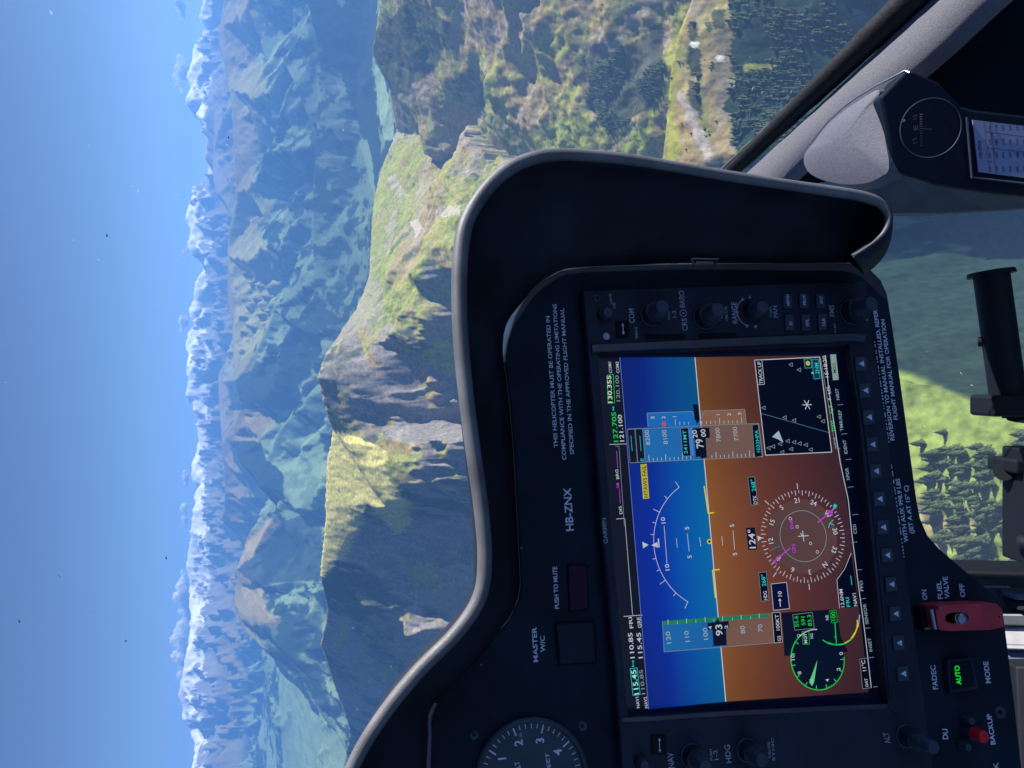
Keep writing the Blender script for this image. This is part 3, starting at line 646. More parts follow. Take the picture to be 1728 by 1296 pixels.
# ---------------------------------------------------------------- panel lights and switches
def lamp(name,label,cat,pts,mat,h=.004):
    t=thing(name,label,cat,P(*pts[0],CP))
    cx=sum(p[0] for p in pts)/4; cy=sum(p[1] for p in pts)/4
    fr=[(cx+(p[0]-cx)*1.10,cy+(p[1]-cy)*1.08) for p in pts]
    block(fr,CP,CP+h*.5).build('lamp_frame',MT['dark'],t,bevel=.0006)
    block(pts,CP,CP+h).build('lens',MT[mat],t,bevel=.0006); return t
lamp('master_caution_lamp','square dark grey unlit master caution lamp next to the altimeter','warning lamp',[(945,1121),(939.5,1054),(1001,1050),(1005,1117)],'master')
lamp('mute_button','maroon unlit push to mute button above the display','push button',[(962.4,1029.6),(958.7,955),(990,954.6),(993,1027.4)],'mute',.003)
fb=thing('mode_button','square black button lit with green AUTO lettering','push button',P(1625,1140,CP))
block([(1599,1114),(1642,1109),(1652,1163),(1604,1171)],CP,CP+.005).build('button_body',MT['bezel'],fb,bevel=.001)
block([(1604,1119),(1639,1115),(1647,1158),(1608,1164)],CP+.005,CP+.006).build('button_face',MT['boxdark'],fb,bevel=.0005)
m=MB(); text(m,'AUTO',(1622.6,1155),(1618.5,1123),8.2,CP+.0063,.02); m.build('lit_legend',emis('green_legend',rgb(20,225,50),1),fb)
fg=thing('fuel_valve_switch','red guarded fuel valve switch at the lower edge of the panel','guarded switch',P(1620,1040,CP))
block([(1552,1024),(1569,1023),(1577,1063),(1560,1066)],CP,CP+.007).build('switch_base',MT['dark'],fg,bevel=.001)
gt=[(1578,1023),(1600,1020.5),(1660,1018),(1686,1018.6),(1690,1022),(1696,1058),(1693,1062.4),(1600,1064.7),(1584,1063)]
m=MB(); oval=[]; 
top=[P(*p,CP+.016) for p in gt]
# guard shell with an oval slot: outer loop resampled to match the slot loop
oc=P(1615,1043,CP+.016); n_=36
oo=[]; ii=[]
def hit(cx,cy,ang,poly):
    dx,dy=math.cos(ang),math.sin(ang); best=1e9
    for i in range(len(poly)):
        (x1,y1_),(x2,y2_)=poly[i],poly[(i+1)%len(poly)]; den=dx*(y2_-y1_)-dy*(x2-x1)
        if abs(den)<1e-9: continue
        t=((x1-cx)*(y2_-y1_)-(y1_-cy)*(x2-x1))/den; u=((x1-cx)*dy-(y1_-cy)*dx)/den
        if t>0 and -1e-6<=u<=1+1e-6: best=min(best,t)
    return (cx+dx*best,cy+dy*best)
for i in range(n_):
    a=2*math.pi*i/n_; oo.append(hit(1615,1043,a,gt)); ii.append((1615+20*math.copysign(abs(math.cos(a))**.8,math.cos(a)),1043+9.5*math.copysign(abs(math.sin(a))**.8,math.sin(a))))
A_=[P(*p,CP+.016) for p in oo]; B_=[P(*p,CP+.016) for p in ii]
m.rings([[v-PN*.015 for v in A_],A_,B_,[v-PN*.0015 for v in B_],[v-PN*.0015+(oc-v)*(-.02) for v in A_]],False,False)
m.build('guard',MT['red'],fg)
block([(1594,1034),(1636,1034),(1638,1052),(1596,1053)],CP,CP+.006).build('slot_plate',MT['dark'],fg)
m=MB(); m.tube([P(1608,1044,CP+.004),P(1619,1044,CP+.013),P(1622,1044.5,CP+.0155)],[.0018,.0028,.0036],14); m.tube([P(1622,1044.5,CP+.0155),P(1623,1045,CP+.0168)],[.0036,.0022],14); m.build('toggle',MT['metal'],fg,smooth=True)
m=MB(); m.tube([P(1571,1028,CP+.013),P(1578,1061,CP+.013)],.0017,10); m.build('hinge_pin',MT['metal'],fg,smooth=True)
m=MB(); disc(m,(1686,1041),1.8,CP+.0163); m.build('seal_hole',MT['dark'],fg)
m=MB(); m.tube([P(1560,1061,CP+.011),P(1569,1060.5,CP+.011)],.0006,6); m.tube([P(1582,1026,CP+.0175),P(1588,1025.6,CP+.0175)],.0009,8); m.build('spring_wire',MT['metal'],fg)
bb=thing('backup_button','round red push button between two grey guard tabs','push button',P(1632,1233,CP))
m=MB(); knob(m,(1632,1233),15,CP,.006,28,.9); m.build('collar',MT['knob'],bb,smooth=True)
m=MB(); o_=P(1632,1233,CP); mm=PXM(1632,1233,CP); lps=[]
for rr,hh in ((10.5,.004),(10.5,.0125),(9.8,.0136),(8.6,.014)): lps.append([o_+PN*hh+(PX*math.cos(2*math.pi*i/28)+PY*math.sin(2*math.pi*i/28))*rr*mm for i in range(28)])
m.rings(lps); m.build('red_cap',MT['redcap'],bb,smooth=True)
for (x,y) in ((1620,1256),(1626,1212)):
    m=MB(); o1=P(x,y,CP); m.tube([o1,o1+PN*.007],[.0026,.0022],10); m.build('guard_tab',MT['knobcap'],bb,smooth=True)

# ---------------------------------------------------------------- deck, side wall, seal, compass
def H(px,py,z):
    d=ray(px,py); return d*(z/d.z)
def PL(px,py,p0,n):
    d=ray(px,py); return d*(p0.dot(n)/d.dot(n))
ZD=-0.50
dk=thing('windshield_sill','speckled light grey sill running along the base of the windshield','sill',H(1450,200,ZD))
def lineat(A,B,k): return [(A[0]+(B[0]-A[0])*i/k,A[1]+(B[1]-A[1])*i/k) for i in range(k+1)]
K=26
e0=lineat((1196,305),(1590,-75),K); e1=lineat((1246,305),(1652,-75),K); e2=lineat((1312,315),(1768,-75),K)
e2=[(x-6*math.sin(i*.35),y) for i,(x,y) in enumerate(e2)]
m=MB(); lps=[]
for i in range(K+1):
    a=H(*e1[i],ZD); b=H(*e2[i],ZD); d=(b-a).normalized(); mid=a.lerp(b,.5)+Vector((0,0,.004))
    lps.append([a+Vector((0,0,-.02)),a,mid,b-d*.008,b-d*.002+Vector((0,0,-.003)),b+Vector((0,0,-.008)),b+Vector((0,0,-.016))])
m.rings(lps,True,True); m.build('deck',MT['sill'],dk,smooth=True)
m=MB(); lps=[]
for i in range(K+1):
    b=H(*e2[i],ZD); lps.append([b+Vector((0,0,-.012)),b+Vector((.010,-.005,-.06)),b+Vector((.018,-.01,-.22)),b+Vector((.03,-.02,-.5)),b+Vector((.08,0,-.5)),b+Vector((.05,0,-.03))])
m.rings(lps); m.build('side_wall',MT['wall'],dk,smooth=True)
m=MB(); pts=[]
random.seed(3)
for i in range(K+1):
    p=lerp2(e0[i],e1[i],.42); pts.append(H(p[0],p[1],ZD+.001))
rr=[.0078+.0050*i/K+random.uniform(-.0003,.0004) for i in range(len(pts))]
m.tube(pts,rr,14); m.build('seal',MT['seal'],dk,smooth=True)
m=MB(); pts=[H(e0[i][0]+4,e0[i][1],ZD+.006)+Vector((0,0,random.uniform(-.0012,.0012))) for i in range(K+1)]
m.tube(pts,.0014,6); m.build('seal_lip',plain('seal_edge',(.10,.085,.07),.5,.5),dk,smooth=True)
# compass
Zc=lambda x,y:(1200+x/3.24,y/3.24)
ZT=-0.455
cp=thing('magnetic_compass','bulky grey topped compass housing with a dark face and a correction card','compass',H(1500,230,ZT))
topo=[(985,925),(962,760),(940,620),(925,525),(930,490),(905,480),(800,545),(690,625),(610,700),(555,775),(505,835),(494,880),(505,925),(540,965),(620,1000),(740,1022),(860,1012),(940,975)]
topo=subdiv_poly(topo,True,3)
m=MB(); ctr=H(*Zc(760,760),ZT)
T=[H(*Zc(*p),ZT) for p in topo]
l0=[v+Vector((0,.0,-.012)) for v in T]; l1=[v.lerp(ctr,.05) for v in T]; l2=[v.lerp(ctr,.35)+Vector((0,0,.004)) for v in T]; l3=[v.lerp(ctr,.8)+Vector((0,0,.006)) for v in T]
lb=[v+Vector((0.0,.01,-.10)) for v in T]
m.rings([lb,l0,[a.lerp(b,.5)+Vector((0,0,.002)) for a,b in zip(l0,l1)],l1,l2,l3],False,True); m.build('housing_top',MT['box'],cp,smooth=True)
F1=H(*Zc(985,925),ZT-.003); F2=H(*Zc(1062,388),ZT-.003)
hx=(F2-F1); hx.z=0; hx.normalize(); fn=Vector((hx.y,-hx.x,0)); fn=(fn if fn.y<0 else -fn); fn=(fn+Vector((0,0,.55))).normalized()
FP=lambda x,y,c=0: PL(*Zc(x,y),F1+fn*c,fn)
front=[(985,928),(972,800),(955,680),(925,532),(985,470),(1065,386),(1110,388),(1250,450),(1310,515),(1370,580),(1440,600),(1790,640),(1800,1080),(1500,1050),(1250,1012)]
fr=[FP(*p) for p in front]
m=MB(); m.prism(fr,[v-fn*.03 for v in fr]); m.build('compass_face',MT['boxdark'],cp,bevel=.002)
m=MB(); side=[FP(860,1000,-.03),FP(985,940,-.003),FP(1250,1012,-.004),FP(1500,1050,-.004),FP(1800,1085,-.004)]
lo_=[FP(995,1166,-.03),FP(1250,1165,-.03),FP(1500,1150,-.03),FP(1800,1130,-.03)]
lo_=[FP(850,1165,-.07)]+lo_
vs=side+lo_+[v-fn*.03 for v in side]+[v-fn*.03 for v in lo_]
m.add(vs,[*[(i,i+1,i+6,i+5) for i in range(4)],*[(10+i,15+i,16+i,11+i) for i in range(4)],*[(5+i,6+i,16+i,15+i) for i in range(4)],*[(i,10+i,11+i,i+1) for i in range(4)],(0,5,15,10),(4,14,19,9)]); m.build('side_cover',MT['olive'],cp)
def fring(m,x,y,r,a0,a1,w,c,n=50,sx=1.0):
    o=FP(x,y,c); mm=(FP(x,y-1,c)-FP(x,y+1,c)).length/2; ex=(FP(x,y-10,c)-FP(x,y+10,c)).normalized(); ey=fn.cross(ex).normalized()
    pts=[o+(ex*math.sin(math.radians(a0+(a1-a0)*i/n))+ey*math.cos(math.radians(a0+(a1-a0)*i/n)))*r*mm for i in range(n+1)]
    m.tube(pts,w*mm,6,False)
m=MB(); m.tube([H(*Zc(x,y),ZT-.004) for x,y in ((395,968),(440,905),(500,830),(560,762),(640,664),(720,590),(800,530),(900,470),(990,425),(1060,387),(1085,398))],.0008,8); m.build('cover_edge',MT['metal'],cp,smooth=True)
m=MB(); fring(m,1200,700,162,0,360,3.2,.002); m.build('glass_ring',MT['knobcap'],cp,smooth=True)
m=MB()
def ftext(m,s,b,t,cap,c,bold=.01):
    v,f=glyph(s,bold); p0,p1=FP(*b,c),FP(*t,c); X=(p1-p0); w=X.length; X.normalize(); Y=fn.cross(X).normalized()
    if Y.z<0: Y=-Y
    h=(FP(b[0]-cap,b[1],c)-p0).length; x0,x1=v[:,0].min(),v[:,0].max(); sx=w/(x1-x0)
    m.add([p0+X*((a-x0)*sx)+Y*(bb*h/CAPH) for a,bb in v],f)
ftext(m,'15',(1128,780),(1122,750),22,.001); ftext(m,'E',(1132,708),(1128,682),24,.001); ftext(m,'12',(1126,650),(1122,625),20,.001)
for k in range(14): 
    a=FP(1142,795-k*13,.001); b=FP(1156,794-k*13,.001); m.tube([a,b],.0003,4)
m.tube([FP(1150,702,.001),FP(1205,706,.001)],.0004,5); m.build('compass_scale',plain('faded_scale',(.10,.11,.15),.7,.2),cp)
m=MB(); k_=FP(1050,660,.001); m.tube([k_,k_+fn*.001],.0012,8); m.build('highlight_pin',MT['legenddim'],cp)
cc=thing('correction_card','white compass correction card with a printed table in a black holder','card',FP(1430,655,.002))
cardp=[(1430,655),(1780,697),(1790,982),(1462,940)]
m=MB(); fr=[FP(*p,.003) for p in cardp]; m.prism(fr,[v-fn*.001 for v in fr]); m.build('card',MT['card'],cc)
m=MB()
hp=[FP(1398,640,.003),FP(1425,970,.003),FP(1790,1012,.003)]; m.tube(hp,.0008,6); m.build('holder_edge',MT['knobcap'],cc)
m=MB(); c_=.0034
ftext(m,'HB-ZNX',(1484,862),(1474,765),17,c_,.01)
def fl(a,b,w=.00022): m.tube([FP(*a,c_),FP(*b,c_)],w,4)
fl((1492,664),(1524,948)); fl((1528,668),(1560,952))
fl((1503,720),(1780,756)); fl((1512,808),(1790,838)); fl((1520,882),(1545,886))
for i,(x,lab) in enumerate(((1520,('FOR','STR','FOR','STR')),(1555,('000','002','180','178')),(1592,('030','031','210','209')),(1630,('060','059','240','242')),(1670,('090','088','270','271')),(1708,('120','120','300','299')))):
    for y,tx in zip((938,862,790,712),lab): ftext(m,tx,(x+14,y),(x+11,y-30),13,c_,.004)
m.build('card_print',MT['ink'],cc)

# ---------------------------------------------------------------- pedals and the floor below
def pedal(name,label,a,b,r,d0,d1,clamp,flange):
    t=thing(name,label,'pedal',at(*a,d0),None)
    A,B=at(*a,d0),at(*b,d1); m=MB(); m.tube([A,B],r,24); m.build('foot_tube',MT['pedal'],t,smooth=True)
    ax=(B-A).normalized()
    if flange: m=MB(); m.tube([A-ax*.004,A],[r*1.28,r*1.34],28); m.build('end_flange',MT['pedal'],t,smooth=True)
    return t,A,B,ax
pt,A,B,ax=pedal('rudder_pedal','black tubular foot pedal with a flanged end outside the lower window',(1673,465),(1702,678),.0145,.80,.80,True,True)
# clamp block at the left end
u=Uv; f_=Fv
def boxat(m,o,sx,sy,sz):    # right, up, depth half sizes
    vs=[o+Rv*(sx*a)+Uv*(sy*b)+Fv*(sz*c) for a in (-1,1) for b in (-1,1) for c in (-1,1)]
    m.add(vs,[(0,1,3,2),(4,6,7,5),(0,4,5,1),(2,3,7,6),(0,2,6,4),(1,5,7,3)])
m=MB(); boxat(m,at(1712,684,.80),.0095,.030,.018); m.build('clamp',MT['pedal'],pt,bevel=.003)
m=MB(); m.tube([at(1661,690,.79),at(1672,688,.79)],.006,8); m.tube([at(1704,700,.79),at(1704,706,.79)],.006,6); m.build('clamp_bolt',MT['pedal'],pt)
m=MB(); m.tube([at(1650,577,.795),at(1668,576,.795)],[.0045,.004],10); m.build('stop_pin',MT['pedal'],pt,smooth=True)
m=MB(); m.tube([at(1712,690,.8),at(1790,700,.85)],.012,10); m.build('pedal_arm',MT['pedal'],pt,smooth=True)
p2=thing('pedal_lever','black lever with a hinge lug and a round stub at the right picture edge','lever',at(1715,800,.8))
m=MB(); boxat(m,at(1716,784,.8),.006,.014,.02); boxat(m,at(1730,850,.8),.05,.0105,.016); m.build('lever_arm',MT['pedal'],p2,bevel=.002)
m=MB(); m.tube([at(1694,795,.79),at(1700,795,.81)],.0085,14); m.build('hinge_lug',MT['pedal'],p2,smooth=True)
m=MB(); m.tube([at(1716,918,.79),at(1722,918,.79),at(1760,922,.79)],[.006,.0085,.0085],14); m.build('stub',MT['pedal'],p2,smooth=True)
fl_=thing('floor_structure','dark edged cabin floor frame with pale and blue grey parts beside the red switch','floor frame',at(1715,1060,.9))
def slab(name,pts,d,mat,th=.02):
    m=MB(); a=[at(*p,d) for p in pts]; m.prism(a,[v+Fv*th for v in a]); m.build(name,MT[mat],fl_,bevel=.0015)
slab('window_rail',[(1560,962),(1790,968),(1790,976),(1560,970)],.86,'dark',.05)
slab('floor_edge',[(1600,971),(1800,977),(1800,1038),(1640,1030)],.90,'olive')
slab('floor_strip',[(1660,990),(1706,990.5),(1706,992.2),(1660,991.8)],.88,'metal',.004)
slab('pale_bracket',[(1710,1001),(1790,1000),(1790,1015),(1712,1013)],.88,'bluegrey')
slab('blue_clip',[(1716,1019),(1790,1019),(1790,1033),(1719,1031)],.88,'master')
slab('grey_duct',[(1685,1036),(1790,1037),(1790,1058),(1685,1056)],.885,'steel')
slab('pale_duct',[(1685,1059),(1790,1060),(1790,1099),(1685,1097)],.89,'pale')
slab('duct_seam',[(1690,1087),(1790,1090),(1790,1091.5),(1690,1088.5)],.885,'sill',.002)
slab('blue_duct',[(1685,1100),(1790,1102),(1790,1146),(1690,1142)],.895,'bluegrey')
slab('dark_box',[(1714,1125),(1790,1124),(1790,1300),(1722,1300)],.84,'pedal')
slab('back_floor',[(1640,1142),(1800,1146),(1800,1400),(1640,1400)],.93,'pedal')

# ---------------------------------------------------------------- windshield bubble
wm=bpy.data.materials.new('dusty_veiled_perspex'); wm.use_nodes=True; t=wm.node_tree; t.nodes.clear()
o_=t.nodes.new('ShaderNodeOutputMaterial'); tr_=t.nodes.new('ShaderNodeBsdfTransparent'); tr_.inputs[0].default_value=(.95,.97,.98,1)
gl=t.nodes.new('ShaderNodeBsdfGlossy'); gl.inputs['Roughness'].default_value=.02; gl.inputs['Color'].default_value=(1,1,1,1)
df=t.nodes.new('ShaderNodeBsdfTranslucent'); df.inputs[0].default_value=(.55,.72,.95,1); df2=t.nodes.new('ShaderNodeBsdfDiffuse'); df2.inputs[0].default_value=(.55,.72,.95,1)
mx0=t.nodes.new('ShaderNodeMixShader'); mx0.inputs[0].default_value=.5; t.links.new(df.outputs[0],mx0.inputs[1]); t.links.new(df2.outputs[0],mx0.inputs[2])
tc=t.nodes.new('ShaderNodeTexCoord')
vo=t.nodes.new('ShaderNodeTexVoronoi'); vo.inputs['Scale'].default_value=26; vo.inputs['Randomness'].default_value=1
nz=t.nodes.new('ShaderNodeTexNoise'); nz.inputs['Scale'].default_value=70; nz.inputs['Detail'].default_value=3
mp_=t.nodes.new('ShaderNodeMapping'); mp_.inputs['Scale'].default_value=(1,1,1)
ad=t.nodes.new('ShaderNodeMixRGB'); ad.blend_type='ADD'; ad.inputs[0].default_value=.045
t.links.new(tc.outputs['Object'],nz.inputs['Vector']); t.links.new(tc.outputs['Object'],ad.inputs[1]); t.links.new(nz.outputs['Color'],ad.inputs[2]); t.links.new(ad.outputs[0],vo.inputs['Vector'])
rp=t.nodes.new('ShaderNodeValToRGB'); rp.color_ramp.elements[0].position=.03; rp.color_ramp.elements[0].color=(.45,.45,.45,1); rp.color_ramp.elements[1].position=.065; rp.color_ramp.elements[1].color=(0,0,0,1)
t.links.new(vo.outputs['Distance'],rp.inputs[0])
rs=t.nodes.new('ShaderNodeMath'); rs.operation='GREATER_THAN'; rs.inputs[1].default_value=.45
vs_=t.nodes.new('ShaderNodeSeparateColor'); t.links.new(vo.outputs['Color'],vs_.inputs[0]); t.links.new(vs_.outputs[0],rs.inputs[0])
ml=t.nodes.new('ShaderNodeMath'); ml.operation='MULTIPLY'; t.links.new(rp.outputs[0],ml.inputs[0]); t.links.new(rs.outputs[0],ml.inputs[1])
n3=t.nodes.new('ShaderNodeTexNoise'); n3.inputs['Scale'].default_value=5; n3.inputs['Detail'].default_value=4; t.links.new(tc.outputs['Object'],n3.inputs['Vector'])
r3=t.nodes.new('ShaderNodeMapRange'); r3.inputs[1].default_value=.45; r3.inputs[2].default_value=.8; r3.inputs[3].default_value=.010; r3.inputs[4].default_value=.028; t.links.new(n3.outputs[0],r3.inputs[0])
sx_=t.nodes.new('ShaderNodeSeparateXYZ'); t.links.new(tc.outputs['Object'],sx_.inputs[0])
rz=t.nodes.new('ShaderNodeMapRange'); rz.inputs[1].default_value=-.75; rz.inputs[2].default_value=-1.05; rz.inputs[3].default_value=0; rz.inputs[4].default_value=.07; t.links.new(sx_.outputs[2],rz.inputs[0])  # paler veil at lower right: glass reflections put into the film
rx=t.nodes.new('ShaderNodeMapRange'); rx.inputs[1].default_value=-.02; rx.inputs[2].default_value=.22; rx.inputs[3].default_value=0; rx.inputs[4].default_value=1; t.links.new(sx_.outputs[0],rx.inputs[0])
mzx=t.nodes.new('ShaderNodeMath'); mzx.operation='MULTIPLY'; t.links.new(rz.outputs[0],mzx.inputs[0]); t.links.new(rx.outputs[0],mzx.inputs[1])
ry=t.nodes.new('ShaderNodeMapRange'); ry.inputs[1].default_value=-.10; ry.inputs[2].default_value=-.62; ry.inputs[3].default_value=0; ry.inputs[4].default_value=.055; t.links.new(sx_.outputs[2],ry.inputs[0])  # film thickened downward to stand in for near haze
ay=t.nodes.new('ShaderNodeMath'); ay.operation='ADD'; t.links.new(r3.outputs[0],ay.inputs[0]); t.links.new(ry.outputs[0],ay.inputs[1])
adz=t.nodes.new('ShaderNodeMath'); adz.operation='ADD'; t.links.new(ay.outputs[0],adz.inputs[0]); t.links.new(mzx.outputs[0],adz.inputs[1])
mxm=t.nodes.new('ShaderNodeMath'); mxm.operation='MAXIMUM'; t.links.new(ml.outputs[0],mxm.inputs[0]); t.links.new(adz.outputs[0],mxm.inputs[1])
fz=t.nodes.new('ShaderNodeFresnel'); fz.inputs[0].default_value=1.25
mxa=t.nodes.new('ShaderNodeMixShader'); t.links.new(fz.outputs[0],mxa.inputs[0]); t.links.new(tr_.outputs[0],mxa.inputs[1]); t.links.new(gl.outputs[0],mxa.inputs[2])
mxb=t.nodes.new('ShaderNodeMixShader'); t.links.new(mxm.outputs[0],mxb.inputs[0]); t.links.new(mxa.outputs[0],mxb.inputs[1]); t.links.new(mx0.outputs[0],mxb.inputs[2]); t.links.new(mxb.outputs[0],o_.inputs[0])
wc=Vector((0,.15,-.25)); vs=[]; fs=[]; na,ne=60,50
for j in range(ne+1):
    el=math.radians(-84+j*(84+42)/ne)
    for i in range(na+1):
        az=math.radians(-75+i*150/na); d=Vector((math.sin(az)*math.cos(el)*1.0,math.cos(az)*math.cos(el)*1.05,math.sin(el)*1.05)); vs.append(wc+d*1.05)
for j in range(ne):
    for i in range(na): a=j*(na+1)+i; fs.append((a,a+1,a+na+2,a+na+1))
ws=mesh_obj('windshield',vs,fs,wm,None,True); tag(ws,'large clear dusty windshield bubble in front of the panel with specks, scratches and a painted-in haze veil','windshield')

def onbub(px,py):
    d=ray(px,py); # the bubble is an ellipsoid; walk out until its surface is met
    lo,hi=.2,2.6
    for _ in range(40):
        t=(lo+hi)/2; q=d*t-wc; f=(q.x/1.05)**2+(q.y/1.1025)**2+(q.z/1.1025)**2
        if f<1: lo=t
        else: hi=t
    return d*(lo-.003)
smat=plain('bright_scratch',(.75,.78,.82),.5,.5); dmat=plain('dirt_speck',(.03,.045,.07),.8,.2)
random.seed(9)
m=MB()
for k in range(9):
    y0=800+k*3.0; x0=722+k*2.2+random.uniform(-2,2); n=random.uniform(28,62)
    m.tube([onbub(x0,y0),onbub(x0+n*.55,y0+n*.40),onbub(x0+n,y0+n*.66+random.uniform(-1,1))],.00010,4)
m.build('long_scratch',smat,ws); m=MB()
for k in range(9):
    a=random.uniform(0,6.28); l=random.uniform(2,8); m.tube([onbub(740+random.uniform(-2,2),749+random.uniform(-2,2)),onbub(740+l*math.cos(a),749+l*math.sin(a)*1.3)],.00022,4)
m.build('scratch',smat,ws)
for (x,y,l,a) in ((100,972,9,.9),(106,978,5,.3),(10,646,6,.2),(670,628,5,.6),(618,632,4,1.2),(512,58,8,.1),(1295,25,9,1.2),(700,640,4,.4),(596,1060,4,.2),(660,1125,4,1.0),(1270,150,9,1.9),(1286,156,5,2.2),(1335,155,8,2.0),(1265,195,8,1.5),(1205,205,5,1.1),(1500,612,6,.7),(1622,630,6,.9),(1440,410,5,.6),(1560,720,5,.9),(1640,650,4,.3)):
    m=MB(); m.tube([onbub(x-l/2*math.cos(a),y-l/2*math.sin(a)),onbub(x,y),onbub(x+l/2*math.cos(a),y+l/2*math.sin(a))],[.0002,.00055,.0002],5); m.build('chip',smat,ws)
for (x,y,s_) in ((180,398,3.6),(280,942,3.2),(212,1082,2.4),(32,1049,3.0),(520,1010,2),(385,232,2.2)):
    m=MB(); m.tube([onbub(x,y-s_),onbub(x+.6,y),onbub(x,y+s_*.7)],[.0002,.0011,.0003],7); m.build('insect_speck',dmat,ws)
# ---------------------------------------------------------------- the mountains: one height field round the helicopter
RNG = np.random.RandomState(7)
_perm = RNG.permutation(256); _perm = np.concatenate([_perm, _perm]); _gr = np.array([[math.cos(a), math.sin(a)] for a in RNG.rand(256) * 2 * math.pi])
def perlin(x, y):
    xi = np.floor(x).astype(np.int64); yi = np.floor(y).astype(np.int64); xf = x - xi; yf = y - yi
    u = xf * xf * xf * (xf * (xf * 6 - 15) + 10); v = yf * yf * yf * (yf * (yf * 6 - 15) + 10)
    def g(ix, iy, fx, fy):
        h = _perm[(_perm[ix & 255] + iy) & 255]; gg = _gr[h]; return gg[..., 0] * fx + gg[..., 1] * fy
    a = g(xi, yi, xf, yf); b = g(xi + 1, yi, xf - 1, yf); c = g(xi, yi + 1, xf, yf - 1); d = g(xi + 1, yi + 1, xf - 1, yf - 1)
    return (a + u * (b - a)) * (1 - v) + (c + u * (d - c)) * v
def fbm(x, y, o=5, lac=2.03, gain=.5, seed=0):
    s = 0; a = 1; t = 0
    for k in range(o):
        s = s + a * perlin(x + seed * 17.3 + k * 5.1, y - seed * 9.7 + k * 3.3); t += a; a *= gain; x = x * lac; y = y * lac
    return s / t * 1.6
def ridged(x, y, o=5, seed=0, gain=.55):
    s = 0; a = 1; t = 0; w = 1
    for k in range(o):
        n = 1 - np.abs(perlin(x + seed * 13.1 + k * 7.7, y + seed * 5.9)) * 2.2; n = np.clip(n, 0, 1) ** 2 * w; s = s + n * a; t += a; w = np.clip(n * 1.6, 0, 1); a *= gain; x = x * 2.07; y = y * 2.07
    return s / t
def wpt(px, py, d):
    v = ray(px, py) * d; return (v.x, v.y, v.z)
def poly_dist(X, Y, pts):
    """distance to a crest line, its height there, signed side (right of travel positive), and position along it"""
    best = np.full(X.shape, 1e12); zc = np.zeros(X.shape); side = np.zeros(X.shape); al = np.zeros(X.shape); acc = 0
    for (x0, y0, z0), (x1, y1, z1) in zip(pts[:-1], pts[1:]):
        dx, dy = x1 - x0, y1 - y0; L2 = dx * dx + dy * dy; t = np.clip(((X - x0) * dx + (Y - y0) * dy) / L2, 0, 1)
        qx, qy = x0 + t * dx, y0 + t * dy; d2 = (X - qx) ** 2 + (Y - qy) ** 2; m = d2 < best
        best[m] = d2[m]; zc[m] = (z0 + t * (z1 - z0))[m]; side[m] = ((X - qx) / (np.sqrt(d2) + 1))[m]; al[m] = (acc + t * math.sqrt(L2))[m]; acc += math.sqrt(L2)
    return np.sqrt(best), zc, side, al
# crest lines: (photo x, photo y, distance) of points one sees on them, listed from the picture's left side (photo bottom) to its right
RIDGES = [
 # name, points, slope toward the right/camera side, slope on the far side, spur roughness (m), spur wavelength (m)
 ('main', [(560,1420,5200),(578,1296,4750),(590,1230,4400),(560,1150,4000),(540,1085,3650),(552,1030,3350),(540,975,2960),(548,880,2850),(550,790,2790),(561,725,2720),(548,690,2600),(535,640,2560),(546,600,2640),(575,555,2750),(600,520,2870),(622,470,3050),(628,350,3400),(641,290,3550),(668,225,3650),(655,140,3500),(628,85,3350),(642,0,3100),(650,-150,2800),(640,-400,2500)], None, .75, 40, 260),
 ('spur', [(1185,-120,1350),(1165,0,1330),(1141,60,1300),(1131,120,1280),(1126,200,1250),(1114,275,1220),(1110,400,1200),(1180,520,1180),(1300,620,1180)], None, .8, 16, 120),
]
NA, NR = 1000, 1050
import time; T0_ = time.time()
az = np.concatenate([np.radians(np.linspace(-60, -38, 40, endpoint=False)), np.radians(np.linspace(-38, 38, NA - 80)), np.radians(np.linspace(38.4, 60, 40))])
rr = np.exp(np.linspace(math.log(330), math.log(17900), NR))
AZ, RR = np.meshgrid(az, rr)            # rows: distance
X = RR * np.sin(AZ); Y = RR * np.cos(AZ)
CURV = RR ** 2 / (2 * 6.371e6)
def proj(X, Y, Z):                      # where the photograph sees a point
    a = Y * Fv.y + Z * Fv.z; b = Y * Uv.y + Z * Uv.z
    a = np.where(a < 1e-3, 1e-3, a)
    return 864 - b / a * FPX, 648 - X / a * FPX
def zpx(px, r, azm=0):                   # height at horizontal range r seen at photo x = px near the middle
    return -r * math.tan(PITCH - math.atan((864 - px) / FPX))
sm = lambda a, b, x: np.clip((x - a) / (b - a), 0, 1) ** 2 * (3 - 2 * np.clip((x - a) / (b - a), 0, 1))
iF = int(np.searchsorted(rr, 4300)); iN = int(np.searchsorted(rr, 6700)); XA, YA, RA, AA, CA = X, Y, RR, AZ, CURV
X, Y, RR, AZ, CURV = XA[iF:], YA[iF:], RA[iF:], AA[iF:], CA[iF:]
